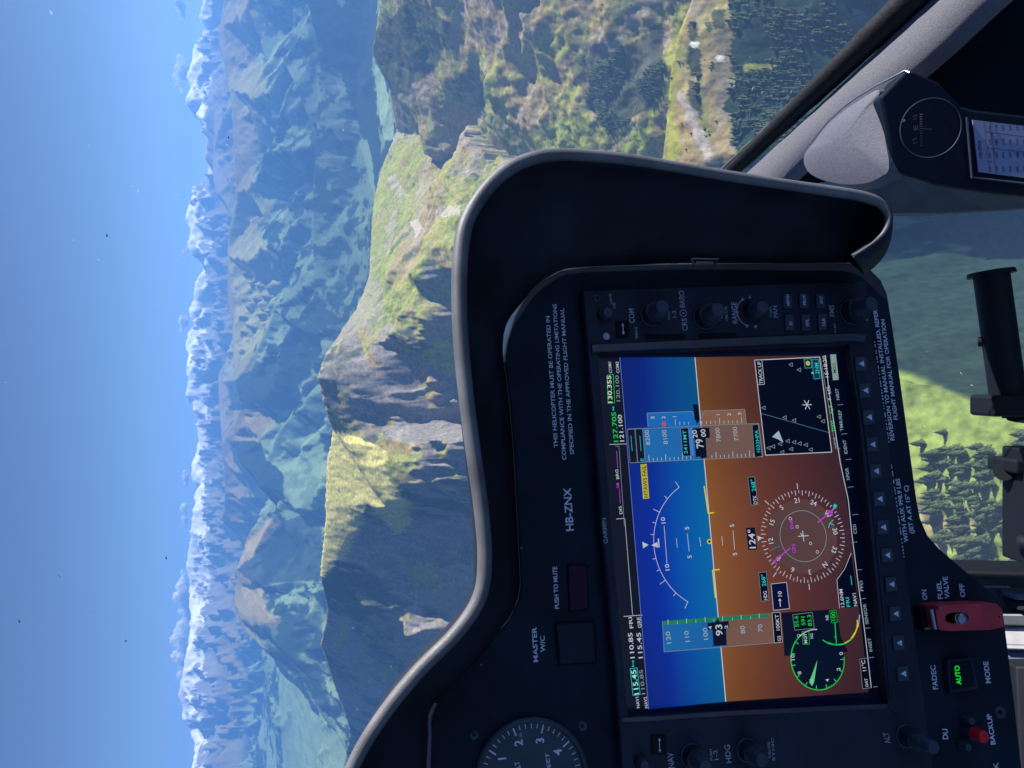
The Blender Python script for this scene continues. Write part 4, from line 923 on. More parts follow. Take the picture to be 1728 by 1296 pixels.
# ---- far country, 6 - 40 km
wx = X + 900 * fbm(X / 6000, Y / 6000, 4, seed=3); wy = Y + 900 * fbm(X / 6000, Y / 6000, 4, seed=5)
rg = ridged(wx / 2700, wy / 3000, 7, seed=2, gain=.6)
amp = np.interp(RR, [0, 4500, 6000, 8000, 10000, 13000, 17000, 33000, 46000], [120, 140, 190, 230, 260, 280, 280, 280, 200])
base = np.interp(RR, [0, 3000, 5000, 7500, 10000, 13000, 16000, 64000], [-1300, -1300, -1250, -1050, -850, -650, -600, -600])
Z = base + amp * rg ** 1.1 + 90 * fbm(X / 1500, Y / 1500, 5, seed=8) * sm(3000, 9000, RR)
FAR = [
 ([(600,1330,7000),(545,1180,7600),(470,1095,9000),(432,1052,11500),(402,1035,14500),(384,1012,17000)], .62, .50, 110, 900),
 ([(384,1012,17000),(392,975,15500),(430,985,12500),(500,1020,9500),(545,1060,8000)], .5, .55, 100, 900),
 ([(470,850,10500),(440,910,12500),(410,950,15500),(392,975,17500)], .45, .40, 80, 700),
 ([(480,845,9800),(440,822,11500),(412,790,14000),(384,738,18000)], .65, .55, 90, 900),
 ([(372,880,30000),(378,830,28000),(374,780,27000),(371,745,27000),(366,700,30000),(362,640,33000)], .45, .4, 130, 1500),
 ([(384,738,18000),(388,700,15500),(402,665,13500),(383,640,16000),(382,600,17500),(384,540,18500),(374,500,20500),(379,430,21000),(396,330,19500),(393,240,20000),(386,150,22000),(372,100,24000),(352,60,28000)], .50, .5, 150, 1500),
 ([(383,640,16000),(425,600,12500),(445,560,11000),(462,520,10000)], .50, .42, 60, 700),
 ([(396,330,19500),(430,300,15000),(460,230,12500),(480,170,11500)], .5, .45, 90, 900),
 ([(379,430,21000),(415,440,16000),(450,420,12500)], .5, .45, 90, 900),
 ([(386,150,22000),(430,170,15000),(470,120,12000),(500,60,10500)], .5, .45, 90, 900),
 ([(352,60,28000),(400,30,20000),(440,-20,15000)], .5, .45, 90, 1200),
 ([(366,330,33000),(346,300,36000),(346,260,38000),(355,222,37000),(345,205,38000),(330,190,40000)], .55, .5, 120, 1800),
 ([(545,620,6800),(530,500,7200),(525,380,7400),(530,260,7400),(540,120,7400),(520,0,7600),(500,-150,8000)], .26, .22, 60, 900),
]
FW = [([wpt(a, b, c if c < 7000 else 7000 + (c - 7000) * .23) for a, b, c in pts], na_, wl * .55) for pts, s1, s2, na_, wl in FAR]
RS = np.random.RandomState(23); JX = fbm(X / 520, Y / 520, 5, seed=11); JY = fbm(X / 520, Y / 520, 5, seed=12); RGN = ridged(X / 420, Y / 420, 6, seed=14, gain=.6) - .45
for W3, na_, wl in list(FW)[:12]:            # side spurs running down from the main crests
    for (ax, ay, az_), (bx_, by_, bz_) in zip(W3[:-1], W3[1:]):
        Ls = math.hypot(bx_ - ax, by_ - ay)
        for k in range(max(1, int(Ls / 800))):
            t_ = RS.rand(); sxp, syp, szp = ax + (bx_ - ax) * t_, ay + (by_ - ay) * t_, az_ + (bz_ - az_) * t_
            an = math.atan2(-syp, -sxp) + RS.uniform(-1.0, 1.0); ln = RS.uniform(600, 1500); dr = RS.uniform(.26, .40)
            an2 = an + RS.uniform(-.5, .5)
            p1_ = (sxp + math.cos(an) * ln * .5, syp + math.sin(an) * ln * .5, szp - dr * ln * .5 + RS.uniform(-20, 30)); p2_ = (p1_[0] + math.cos(an2) * ln * .5, p1_[1] + math.sin(an2) * ln * .5, szp - dr * ln)
            FW.append(([(sxp, syp, szp - 15), p1_, p2_], na_ * .6, wl * .6))
for W3, na_, wl in FW:
    jx = X + min(wl * .3, 130) * JX; jy = Y + min(wl * .3, 130) * JY
    D, zc, sd, al_ = poly_dist(jx, jy, W3)
    h = zc - (.46 + .34 * sm(.3, -.5, sd)) * D + na_ * RGN * sm(30, 500, D) * 1.3
    Z = np.maximum(Z, h)
lim = np.interp(RR, [0, 5500, 7000, 8000, 9000, 10500, 12500, 13500, 14000, 14600], [9e3, -800, -600, -390, -190, -60, 20, 60, 80, 9e3])
Z = np.where((RR > 5000) & (Z > lim), lim + (Z - lim) * .25, Z)
# ---- the snow range
SK = [(345,-160),(330,-120),(322,-80),(340,-40),(345,0),(335,20),(345,40),(340,60),(330,75),(325,95),(318,120),(314,135),(322,150),(314,170),(325,185),(350,215),(357,230),(352,260),(348,300),(345,325),(318,345),(312,365),(320,385),(318,400),(318,420),(335,440),(345,455),(330,480),(325,500),(318,520),(330,545),(318,560),(312,580),(318,600),(312,625),(318,650),(313,670),(325,690),(340,710),(330,715),(335,745),(322,780),(322,800),(338,820),(330,840),(325,870),(322,900),(318,930),(315,960),(322,980),(318,1000),(322,1040),(320,1060),(315,1100),(305,1150),(300,1175),(310,1200),(305,1215),(320,1230),(330,1260),(325,1296),(315,1340),(325,1400),(318,1460)]
W3 = [wpt(px, py, 17000 + 500 * math.sin(py / 37.0)) for px, py in SK]
jx = X + 210 * fbm(X / 900, Y / 900, 4, seed=21); jy = Y + 210 * fbm(X / 900, Y / 900, 4, seed=22)
D, zc, sd, al_ = poly_dist(jx, jy, W3)
h = zc - .40 * D + 400 * (ridged(X / 560, Y / 950, 7, seed=24, gain=.68) - .42) * sm(30, 800, D) + 60 * fbm(X / 330, Y / 330, 5, seed=25, gain=.6)
Z = np.where(RR > 13300, np.maximum(Z, h), Z)
ZF = Z
X, Y, RR, AZ, CURV = XA[:iN], YA[:iN], RA[:iN], AA[:iN], CA[:iN]
# ---- the near mountain and its spur
name, pts, _, sb, ra, wl = RIDGES[0]
W3 = [wpt(*p) for p in pts]
D0 = poly_dist(X, Y, W3)[0]; wa = 22 + np.clip(.32 * D0, 0, 190) * (1 - .85 * sm(-12.5, -10.5, np.degrees(AZ)) * sm(-2.2, -3.8, np.degrees(AZ)) * sm(620, 400, D0) * (RR < 3200))
jx = X + wa * fbm(X / 480, Y / 480, 5, seed=31); jy = Y + wa * fbm(X / 480, Y / 480, 5, seed=32)
D, zc, sd, al_ = poly_dist(jx, jy, W3)
AZD = np.degrees(AZ)
front = RR < np.interp(AZD, [math.degrees(math.atan2(w[0], w[1])) for w in W3], [math.hypot(w[0], w[1]) for w in W3])
# slope toward the camera: cliffs on the left, gentler alps on the right; a sloping meadow shelf just under the left crest
steep = np.interp(AZD + 2.2 * fbm(X / 350, Y / 350, 4, seed=38), [-40, -16, -6, 1, 5, 9, 14, 40], [1.15, 1.2, 1.3, 1.2, .92, .56, .50, .50])
sf = steep * D
azw = AZD + 1.1 * fbm(X / 260, Y / 260, 4, seed=37)
shelf = np.interp(azw, [-40, -15, -13.5, -9.5, -6, -4.2, -2.0, 40], [0, 0, .5, 1, 1, .9, 0, 0])
shw = np.interp(azw, [-15, -13, -10.5, -9.2, -6, -4.5, -3.3, -2.4], [20, 60, 160, 420, 470, 430, 180, 30])
sf = np.where(D < shw, D * (steep * (1 - shelf) + .46 * shelf), sf - shw * (steep - (steep * (1 - shelf) + .46 * shelf)))
dmp = 1 - .93 * shelf * sm(1.15, .8, D / shw)
gul = ridged(X / 330 + .2 * Y / 330, Y / 700, 5, seed=34)
rough = np.interp(AZD, [-40, -3, 5, 12, 40], [150, 150, 60, 26, 26])
h = zc - np.where(front, sf, sb * D) + rough * (gul - .42) * sm(40, 420, D) * dmp + 10 * fbm(X / 80, Y / 80, 6, seed=35, gain=.6) * sm(-40, 60, D) * (.35 + .65 * dmp) + 30 * (ridged(X / 120, Y / 190, 5, seed=36, gain=.62) - .4) * sm(20, 160, D) * sm(.6, 1.0, steep) * dmp + 4 * fbm(X / 24, Y / 24, 3, seed=39)
h = h + dmp * sm(.7, 1.0, steep) * sm(40, 260, D) * 26 * (ridged((AZD + 1.8 * fbm(X / 300, Y / 300, 4, seed=85)) * .55, D / 2200, 4, seed=86) - .4)
h = h + dmp * sm(.7, 1.0, steep) * sm(20, 100, D) * 9 * np.sin(h / 21 + 3.5 * fbm(X / 400, Y / 400, 4, seed=49)) + dmp * sm(.7, 1.0, steep) * sm(60, 300, D) * 150 * (ridged(X / 620 + .5, Y / 1500, 4, seed=50) - .4)
near = np.maximum(np.where(RR < 6000, -1500 + 60 * fbm(X / 900, Y / 900, 5, seed=40), -9e3), h)
D2, zc2, sd2, al2 = poly_dist(X + 18 * fbm(X / 160, Y / 160, 5, seed=41), Y + 18 * fbm(X / 160, Y / 160, 5, seed=42), [wpt(*p) for p in RIDGES[1][1]])
W2 = [wpt(*p) for p in RIDGES[1][1]]
a2 = [math.degrees(math.atan2(w[0], w[1])) for w in W2]; r2 = [math.hypot(w[0], w[1]) for w in W2]
o2 = np.argsort(a2); fr2 = RR < np.interp(AZD, np.array(a2)[o2], np.array(r2)[o2])
h2 = zc2 - np.where(fr2, np.interp(D2, [0, 60, 160, 400, 900], [0, 34, 120, 430, 1000]), .85 * D2) + 55 * (ridged(X / 230, Y / 230, 5, seed=44) - .42) * sm(20, 200, D2) + 6 * fbm(X / 30, Y / 30, 4, seed=45) * sm(0, 30, D2)
near = np.maximum(near, h2)
# the lit alp under the lower window
mx_, my_, mz_ = wpt(1640, 830, 760)
al_m = mz_ + .10 * (X - mx_) * -1 + .12 * (Y - my_) - .00055 * ((X - mx_) ** 2 * .35) + 26 * fbm(X / 180, Y / 180, 5, seed=46) + 3 * fbm(X / 22, Y / 22, 3, seed=47)
def onalp(px, py):
    d = ray(px, py); s_ = mz_ / d.z
    return d.x * s_, d.y * s_
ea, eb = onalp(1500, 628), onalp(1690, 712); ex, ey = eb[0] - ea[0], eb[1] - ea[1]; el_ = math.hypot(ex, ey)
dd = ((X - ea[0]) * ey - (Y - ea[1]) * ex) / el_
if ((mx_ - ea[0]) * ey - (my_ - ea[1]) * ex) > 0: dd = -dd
print('alp edge', ea, eb, mx_, my_)
al_m = al_m - 4.0 * np.maximum(0, dd + 10 * fbm(X / 60, Y / 60, 4, seed=48)) - .9 * np.maximum(0, (Y - my_) - 330)
near = np.maximum(near, np.where(RR < 1600, al_m, -9e3))
near0 = near; X, Y, RR, AZ, CURV = XA, YA, RA, AA, CA; AZD = np.degrees(AZ)
Z = np.full(X.shape, -9e3); Z[iF:] = ZF; Z[:iN] = np.maximum(Z[:iN], near0); near = np.full(X.shape, -9e3); near[:iN] = near0
alm = np.full(X.shape, 9e3); alm[:iN] = al_m; al_m = alm; ddm = np.zeros(X.shape); ddm[:iN] = dd; dd = ddm
Z = Z - CURV * (RR < 13300)
# ---- slopes
P3 = np.stack([X, Y, Z], -1)
du = np.zeros_like(P3); dv = np.zeros_like(P3); du[:, 1:-1] = P3[:, 2:] - P3[:, :-2]; dv[1:-1] = P3[2:] - P3[:-2]; du[:, 0] = du[:, 1]; du[:, -1] = du[:, -2]; dv[0] = dv[1]; dv[-1] = dv[-2]
Nn = np.cross(du, dv); Nn /= np.linalg.norm(Nn, axis=-1, keepdims=True) + 1e-9; Nz = np.abs(Nn[..., 2])
PXX, PYY = proj(X, Y, Z)
def inpoly(px, py, poly):
    c = np.zeros(px.shape, bool); n = len(poly); j = n - 1
    for i in range(n):
        xi, yi = poly[i]; xj, yj = poly[j]
        c ^= ((yi > py) != (yj > py)) & (px < (xj - xi) * (py - yi) / (yj - yi + 1e-12) + xi); j = i
    return c
qx = PXX + 7 * fbm(X / (RR * .02), Y / (RR * .02), 4, seed=51); qy = PYY + 9 * fbm(X / (RR * .02), Y / (RR * .02), 4, seed=52)
# ---- ground cover, fixed to the ground
C_FOR_SHADE = np.array([.013, .026, .016]); C_MEA = np.array([.17, .20, .045]); C_ALP = np.array([.20, .165, .075]); C_ROCK = np.array([.24, .215, .19]); C_SNOW = np.array([.93, .93, .93]); C_VAL = np.array([.15, .215, .105])
def mixc(c, new, w): return c * (1 - w[..., None]) + new * w[..., None]
n1 = fbm(X / 420, Y / 420, 6, seed=61); n2 = fbm(X / 110, Y / 110, 5, seed=62); n3 = fbm(X / 1500, Y / 1500, 6, seed=63, gain=.6)
n4 = fbm(X / 35, Y / 35, 4, seed=64)
col = np.zeros(P3.shape) + C_FOR_SHADE
# far country: forest with clearings low down, brown alps higher, rock and snow on top
farm = RR > 4300
clear = sm(-.04, .03, .55 * fbm(X / 520, Y / 900, 6, seed=69, gain=.62) + .5 * fbm(X / 150, Y / 260, 5, seed=65, gain=.6) - .02)
col = np.where(farm[..., None], mixc(col, C_VAL, clear), col)
hi = sm(-480, -250, Z + CURV + 160 * n3)
col = np.where(farm[..., None], mixc(col, C_ALP * .8, hi * sm(-.35, .1, n3 + .3)), col)
col = np.where(farm[..., None], mixc(col, C_ROCK * .8, sm(-60, 180, Z + CURV + 200 * n3)), col)
sn = sm(215, 300, Z + 300 * fbm(X / 480, Y / 480, 6, seed=66, gain=.64)) * sm(.62, .72, Nz + .30 * fbm(X / 170, Y / 170, 5, seed=67, gain=.6))
col = np.where(farm[..., None], mixc(col, C_SNOW, sn), col)
fa = farm & (RR < 13300)
jx_ = PXX + 5 * fbm(X / (RR * .03), Y / (RR * .05), 5, seed=81, gain=.62) + 2; jy_ = PYY + 22 * fbm(X / (RR * .03), Y / (RR * .05), 5, seed=82, gain=.62)
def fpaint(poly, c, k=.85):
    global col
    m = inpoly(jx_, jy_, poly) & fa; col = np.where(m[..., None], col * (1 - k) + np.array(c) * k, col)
LUSH0 = np.array([.235, .26, .045]); BRN = C_ALP * np.array([1.3, 1.25, 1.1]); GRB = C_ALP * np.array([1.1, 1.3, .95]); LIL = C_ROCK * .75
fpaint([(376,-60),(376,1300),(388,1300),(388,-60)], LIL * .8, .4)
fpaint([(385,430),(400,520),(378,640),(400,640),(430,590),(455,540),(480,480),(470,430),(440,400)], GRB, .9)
fpaint([(380,330),(385,430),(440,400),(470,340),(430,330)], GRB * .9, .6)
fpaint([(385,130),(385,200),(420,190),(450,150),(470,100),(440,100)], GRB, .6); fpaint([(440,200),(470,200),(500,130),(480,120)], C_VAL * 1.1, .7)
fpaint([(400,50),(440,20),(450,0),(400,0)], BRN * .8, .6)
fpaint([(480,0),(478,600),(640,520),(635,340),(600,220),(560,120),(600,0)], C_FOR_SHADE, .35)
fpaint([(383,645),(400,640),(450,600),(540,585),(520,640),(510,690),(480,700),(440,690),(400,710)], C_FOR_SHADE * .8, .95)  # shaded side of the ridge, painted in forest colour
fpaint([(505,650),(545,620),(548,690),(520,700)], C_VAL, .85)
fpaint([(395,700),(440,690),(470,720),(440,760),(400,745)], BRN * .8, .8)
fpaint([(430,745),(480,700),(545,740),(555,800),(520,860),(480,850),(480,790)], C_VAL * 1.2, .6)
fpaint([(385,745),(430,742),(480,795),(470,850),(435,842)], C_FOR_SHADE * .7, .97)  # dark facet: slope shade put into the forest colour
fpaint([(392,955),(430,900),(470,862),(478,880),(440,930),(400,962)], BRN, .9)
fpaint([(400,962),(440,930),(478,880),(545,850),(545,980),(500,975),(440,985)], C_FOR_SHADE * .8, .85)  # shaded slope beside the crest, painted as dark forest tone
fpaint([(384,1000),(410,975),(440,990),(450,1030),(480,1040),(470,1055),(430,1050),(405,1040)], BRN * .95, .9)
fpaint([(405,1040),(430,1050),(480,1040),(545,1030),(545,1080),(500,1110),(450,1080)], C_FOR_SHADE * 1.2, .6)
fpaint([(470,1110),(500,1140),(550,1200),(575,1230),(600,1330),(480,1330)], C_VAL * 1.25, .8)
fpaint([(440,1080),(470,1110),(540,1190),(575,1230),(550,1150),(500,1100)], C_FOR_SHADE * 1.1, .8)
fpaint([(600,-50),(560,60),(590,170),(625,250),(636,330),(645,250),(630,120),(640,-50)], C_FOR_SHADE * .7, .97)  # valley slope in shade, its darkness painted with forest colour
fpaint([(632,105),(650,130),(665,200),(668,232),(652,240),(640,180)], C_VAL * 1.6, .9)
# near mountain
nm = ~farm
cliff = sm(.80, .66, Nz + .06 * n2)
gr = sm(-.10, .12, n1 + .45 * n2)
right = sm(2, 7, AZD)
c_n = mixc(np.zeros(P3.shape) + C_ALP * np.array([1.25, 1.25, 1.1]), C_MEA * 1.2, sm(-.2, .3, n2 + n1))
c_n = c_n * np.array([1.04, .95, 1.0])
c_n = mixc(c_n, C_FOR_SHADE * 1.3, sm(.02, .16, n1 * .8 + .5 * n2 - .17 + .0009 * np.clip(PXX - 800, -150, 300)) * (1 - .35 * right))
c_n = mixc(c_n, C_ROCK * .78, cliff * (1 - .3 * right))
st = ridged(X / 75 + .4 * n1, Y / 260 + Z / 240, 5, seed=84, gain=.6)
c_n = mixc(c_n, C_ROCK * 1.3, cliff * sm(.50, .66, st) * .42); c_n = mixc(c_n, C_FOR_SHADE * 1.3, cliff * sm(.06, .2, n1 + .3 * n2) * .75)
bu = (Z + .45 * X) / 75 + 1.2 * n1; bnd = ridged(bu, (X + Y) / 700, 4, seed=83)
c_n = mixc(c_n, C_ROCK * np.array([1.25, 1.2, 1.1]), right * sm(.52, .66, bnd) * .6); c_n = mixc(c_n, LUSH0 * 1.1, right * sm(.30, .16, bnd) * .45)
c_n = mixc(c_n, C_ROCK * 1.0, sm(.30, .42, n2 + .5 * n4) * sm(.2, .9, cliff + .3))
col = np.where(nm[..., None], c_n, col)
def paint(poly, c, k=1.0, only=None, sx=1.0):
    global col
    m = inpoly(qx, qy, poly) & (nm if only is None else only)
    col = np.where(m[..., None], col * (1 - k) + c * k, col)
LUSH = np.array([.235, .26, .045])
paint([(545,985),(540,960),(545,880),(548,800),(558,722),(600,735),(655,760),(648,800),(690,850),(692,880),(668,905),(640,870),(620,850),(585,940),(583,950),(560,945)], np.array([.44, .40, .13]), 1)  # meadow yellow raised to paint in sunlight this slope barely gets
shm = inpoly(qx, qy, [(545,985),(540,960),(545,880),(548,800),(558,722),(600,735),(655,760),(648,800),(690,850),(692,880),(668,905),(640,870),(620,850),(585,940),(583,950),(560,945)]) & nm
paint([(630,400),(645,380),(652,480),(700,500),(640,560),(620,545),(622,500)], C_MEA * 1.1, .8)
paint([(705,600),(740,575),(790,560),(790,640),(745,625)], LUSH, .9)
paint([(865,240),(990,180),(975,250),(950,252),(900,252)], C_MEA * 1.2, .8)
paint([(962,250),(992,175),(1000,245)], LUSH, .95); paint([(1040,262),(1100,180),(1112,188),(1085,268)], LUSH, .95)
paint([(620,60),(700,0),(760,40),(740,110),(690,150),(650,170)], C_FOR_SHADE * 1.2, .75)
paint([(1000,120),(1120,30),(1120,160),(1030,230),(990,170)], C_FOR_SHADE * 1.3, .8); paint([(960,110),(1010,60),(1020,160),(990,170)], C_FOR_SHADE * 1.2, .6)
paint([(1120,300),(1128,200),(1124,90),(1150,10),(1165,0),(1150,60),(1141,120),(1138,200),(1150,240),(1140,290)], LUSH * np.array([1.1, 1, .9]), .95)
paint([(1150,110),(1180,0),(1300,0),(1290,60),(1260,110),(1335,108),(1250,130),(1212,130),(1210,230),(1190,220),(1175,140)], C_ALP * 1.1, .6)
paint([(1240,128),(1260,106),(1300,104),(1338,108),(1300,116)], LUSH * 1.1, .9)  # sunlit spur tip painted bright against the dark slope
paint([(1160,76),(1183,78),(1184,128),(1164,128)], C_FOR_SHADE * 1.1, .9); paint([(1200,18),(1222,14),(1224,50),(1204,48)], C_FOR_SHADE, .8); paint([(1190,40),(1200,36),(1202,52),(1192,54)], C_FOR_SHADE, .8); paint([(1160,40),(1174,36),(1178,62),(1164,66)], C_FOR_SHADE, .8); paint([(1250,64),(1262,62),(1262,86),(1250,84)], C_FOR_SHADE, .8)
paint([(1165,66),(1178,66),(1177,76),(1166,76)], np.array([.75,.72,.68]), .9); paint([(1208,92),(1222,90),(1222,103),(1210,104)], np.array([.75,.72,.68]), .9)
paint([(1142,160),(1150,150),(1175,195),(1196,240),(1205,275),(1190,275),(1165,215)], C_ROCK * 1.3, .8); paint([(1175,135),(1183,132),(1200,225),(1192,232)], C_MEA * .9, .7); paint([(1160,135),(1180,140),(1185,200),(1165,180)], C_FOR_SHADE * 1.2, .8)
low = (RR < 1700) & nm
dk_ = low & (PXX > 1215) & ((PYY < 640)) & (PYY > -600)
col = np.where((dk_ & (qx + 42 * fbm(X / 55, Y / 55, 5, seed=87) > 1236) & ~inpoly(qx, qy, [(1240,128),(1260,106),(1300,104),(1338,108),(1300,116)]))[..., None], (C_FOR_SHADE * 1.5) * (1 + .4 * n2[..., None]), col)  # slope below the spur: shade painted as dark forest colour
alp = low & (near - al_m < 1) & (PXX > 1300)
col = np.where(alp[..., None], mixc(mixc(np.zeros(P3.shape) + LUSH * np.array([.72, .85, 1.1]), C_ALP * 1.2, sm(.10, .4, n2)), C_FOR_SHADE * 1.3, sm(-2, 3, dd)), col)  # past the alp edge, shade on the drop painted in forest tone
col = np.where((low & (PXX > 1400) & ~alp)[..., None], C_FOR_SHADE * np.array([1.1, 1.2, 1.6]) * (1 + .5 * n2[..., None]), col)  # remaining low ground: blue shade put into the colour
paint([(700,960),(712,945),(735,960),(748,990),(725,1000),(705,985)], LUSH, .9); paint([(570,1045),(590,1035),(598,1060),(575,1090),(560,1095)], C_MEA * 1.3, .8); paint([(690,372),(705,366),(715,392),(700,400)], C_ROCK * 1.6, .6); paint([(735,352),(775,346),(778,360),(745,366)], C_ROCK * 1.6, .6); paint([(655,300),(668,296),(690,330),(672,334)], C_ROCK * 1.5, .5); paint([(620,460),(640,470),(650,540),(600,560),(585,540)], C_ROCK * .9, .5); paint([(560,640),(600,600),(620,620),(580,660)], C_ROCK * .9, .5)  # first two ledge patches: sunlight painted in on the shaded cliff
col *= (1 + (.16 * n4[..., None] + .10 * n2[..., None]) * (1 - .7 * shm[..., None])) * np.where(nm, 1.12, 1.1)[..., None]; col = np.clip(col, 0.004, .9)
# mesh objects, cut by distance into hillside, mountains and snow peaks
def terr_mat():
    m, t, p = new_mat('ground_cover'); a = t.nodes.new('ShaderNodeVertexColor'); a.layer_name = 'Col'
    tc = t.nodes.new('ShaderNodeTexCoord'); n = t.nodes.new('ShaderNodeTexNoise'); n.inputs['Scale'].default_value = .09; n.inputs['Detail'].default_value = 7; t.links.new(tc.outputs['Object'], n.inputs['Vector'])
    r = t.nodes.new('ShaderNodeMapRange'); r.inputs[1].default_value = .3; r.inputs[2].default_value = .7; r.inputs[3].default_value = .68; r.inputs[4].default_value = 1.32; t.links.new(n.outputs[0], r.inputs[0])
    mu = t.nodes.new('ShaderNodeVectorMath'); mu.operation = 'SCALE'; t.links.new(a.outputs[0], mu.inputs[0]); t.links.new(r.outputs[0], mu.inputs['Scale'])
    b_ = t.nodes.new('ShaderNodeBump'); b_.inputs['Strength'].default_value = .5; b_.inputs['Distance'].default_value = 5; n9 = t.nodes.new('ShaderNodeTexNoise'); n9.inputs['Scale'].default_value = .05; n9.inputs['Detail'].default_value = 8; n9.inputs['Roughness'].default_value = .65; t.links.new(tc.outputs['Object'], n9.inputs['Vector']); t.links.new(n9.outputs[0], b_.inputs['Height']); t.links.new(b_.outputs[0], p.inputs['Normal'])
    t.links.new(mu.outputs[0], p.inputs['Base Color']); p.inputs['Roughness'].default_value = .95; p.inputs['Specular IOR Level'].default_value = .05
    return m
TM = terr_mat()
def grid_obj(name, j0, j1, label=None):
    V = P3[j0:j1 + 1].reshape(-1, 3); CC = np.concatenate([col[j0:j1 + 1], np.ones(col[j0:j1 + 1].shape[:2] + (1,))], -1).reshape(-1, 4)
    nr, nc = j1 - j0 + 1, V.shape[0] // (j1 - j0 + 1)
    i = np.arange(nc - 1); j = np.arange(nr - 1); I, J = np.meshgrid(i, j); a = (J * nc + I).ravel()
    F = np.stack([a, a + 1, a + nc + 1, a + nc], 1)
    me = bpy.data.meshes.new(name); me.vertices.add(len(V)); me.vertices.foreach_set('co', V.astype(np.float32).ravel())
    me.loops.add(F.size); me.loops.foreach_set('vertex_index', F.astype(np.int32).ravel()); me.polygons.add(len(F))
    me.polygons.foreach_set('loop_start', np.arange(0, F.size, 4, dtype=np.int32))
    me.polygons.foreach_set('use_smooth', np.ones(len(F), dtype=bool)); me.update(calc_edges=True)
    ca = me.color_attributes.new('Col', 'FLOAT_COLOR', 'POINT'); ca.data.foreach_set('color', CC.astype(np.float32).ravel())
    me.materials.append(TM); o = bpy.data.objects.new(name, me); C.objects.link(o); tag(o, kind='structure'); return o
jA = int(np.searchsorted(rr, 5600)); jB = int(np.searchsorted(rr, 13600))
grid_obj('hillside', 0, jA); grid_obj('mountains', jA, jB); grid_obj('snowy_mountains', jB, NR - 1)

# ---------------------------------------------------------------- trees
def tree_mesh(name, h, r, seed):
    rn = random.Random(seed); v = []; f = []
    n = 30
    for k in range(n):
        t = k / n; z = h * (.10 + .88 * t); rad = r * (1 - t) ** .9 * (1 + rn.uniform(-.2, .2)) + .03; m = 10 if k < 20 else 6; a0 = rn.random() * 6.28
        for q in range(m):
            a = a0 + q * 2 * math.pi / m + rn.uniform(-.3, .3); R = rad * rn.uniform(.75, 1.15); w = .20 * R + .02; dz = h * .05
            c, s = math.cos(a), math.sin(a); i = len(v)
            v += [(0, 0, z + dz * .9), (c * R - s * w, s * R + c * w, z - dz * .25), (c * R * 1.2, s * R * 1.2, z - dz * .5), (c * R + s * w, s * R - c * w, z - dz * .25)]
            f += [(i, i + 1, i + 2), (i, i + 2, i + 3)]
    return v, f
fm, t_, p_ = new_mat('spruce_needles'); nn = t_.nodes.new('ShaderNodeTexNoise'); nn.inputs['Scale'].default_value = .6; oi = t_.nodes.new('ShaderNodeNewGeometry'); t_.links.new(oi.outputs['Position'], nn.inputs['Vector'])
rr_ = t_.nodes.new('ShaderNodeValToRGB'); rr_.color_ramp.elements[0].position = .35; rr_.color_ramp.elements[0].color = (.030, .052, .024, 1); rr_.color_ramp.elements[1].position = .68; rr_.color_ramp.elements[1].color = (.13, .155, .055, 1)
t_.links.new(nn.outputs[0], rr_.inputs[0]); t_.links.new(rr_.outputs[0], p_.inputs['Base Color']); p_.inputs['Roughness'].default_value = .9; p_.inputs['Specular IOR Level'].default_value = .1
bark = plain('bark', (.09, .06, .04), .9, .1)
def height(x, y):
    r = np.hypot(x, y); a = np.arctan2(x, y); j = np.interp(np.log(r), np.log(rr), np.arange(NR)); i = np.interp(a, az, np.arange(len(az)))
    j0 = np.clip(j.astype(int), 0, NR - 2); i0 = np.clip(i.astype(int), 0, len(az) - 2); fj = j - j0; fi = i - i0
    return (Z[j0, i0] * (1 - fj) + Z[j0 + 1, i0] * fj) * (1 - fi) + (Z[j0, i0 + 1] * (1 - fj) + Z[j0 + 1, i0 + 1] * fj) * fi
RT = np.random.RandomState(5)
# the lit alp: clumps and bands of spruces
bx, by = mx_, my_
cx = bx + RT.uniform(-200, 130, 5200); cy = by + RT.uniform(-200, 220, 5200); cz = height(cx, cy)
ppx, ppy = proj(cx, cy, cz)
dens = fbm(cx / 48, cy / 48, 4, seed=71)
keep = (dens > -.22) & (ppx > 1470) & (ppx < 1760) & (ppy > 660) & (ppy < 1010) & ~((ppx < 1570) & (ppy < 745)) & ~((ppy < 715))
keep &= (RT.rand(len(cx)) < np.where(ppy > 755, .52, .12))
cx, cy, cz = cx[keep], cy[keep], cz[keep]
vis = ~inpoly(*proj(cx, cy, cz + 8), [(1400,300),(1500,300),(1535,640),(1550,845),(1566,903),(1640,972),(1640,1300),(1300,1300)])
cx, cy, cz = cx[vis], cy[vis], cz[vis]
protos = []
for k in range(4):
    v, f = tree_mesh('spruce', 1, 1, k)
    v = [(x * 3.3, y * 3.3, z * (17 + 2 * k)) for x, y, z in v]
    me = bpy.data.meshes.new('spruce_tree'); me.from_pydata(v, [], f); me.materials.append(fm); protos.append(me)
tm_ = MB(); tm_.tube([(0, 0, -1.5), (0, 0, 8), (0, 0, 17)], [.38, .28, .1], 6); tmesh = bpy.data.meshes.new('trunk'); tmesh.from_pydata(tm_.v, [], tm_.f); tmesh.materials.append(bark)
order = np.argsort(-(np.arange(len(cx)) % 1)); nt_ = 0
for i in range(min(290, len(cx))):
    o = bpy.data.objects.new('spruce_tree', protos[i % 4]); C.objects.link(o); s_ = RT.uniform(.6, 1.15)
    o.location = (cx[i], cy[i], cz[i]); o.scale = (s_, s_, s_ * RT.uniform(.85, 1.15)); o.rotation_euler = (0, 0, RT.uniform(0, 6.28))
    tag(o, 'dark green spruce standing on the sunlit alp below the lower window', 'tree', 'spruces on the sunlit alp')
    tr2 = bpy.data.objects.new('trunk', tmesh); C.objects.link(tr2); tr2.parent = o; nt_ += 1
print('alp trees', len(cx))
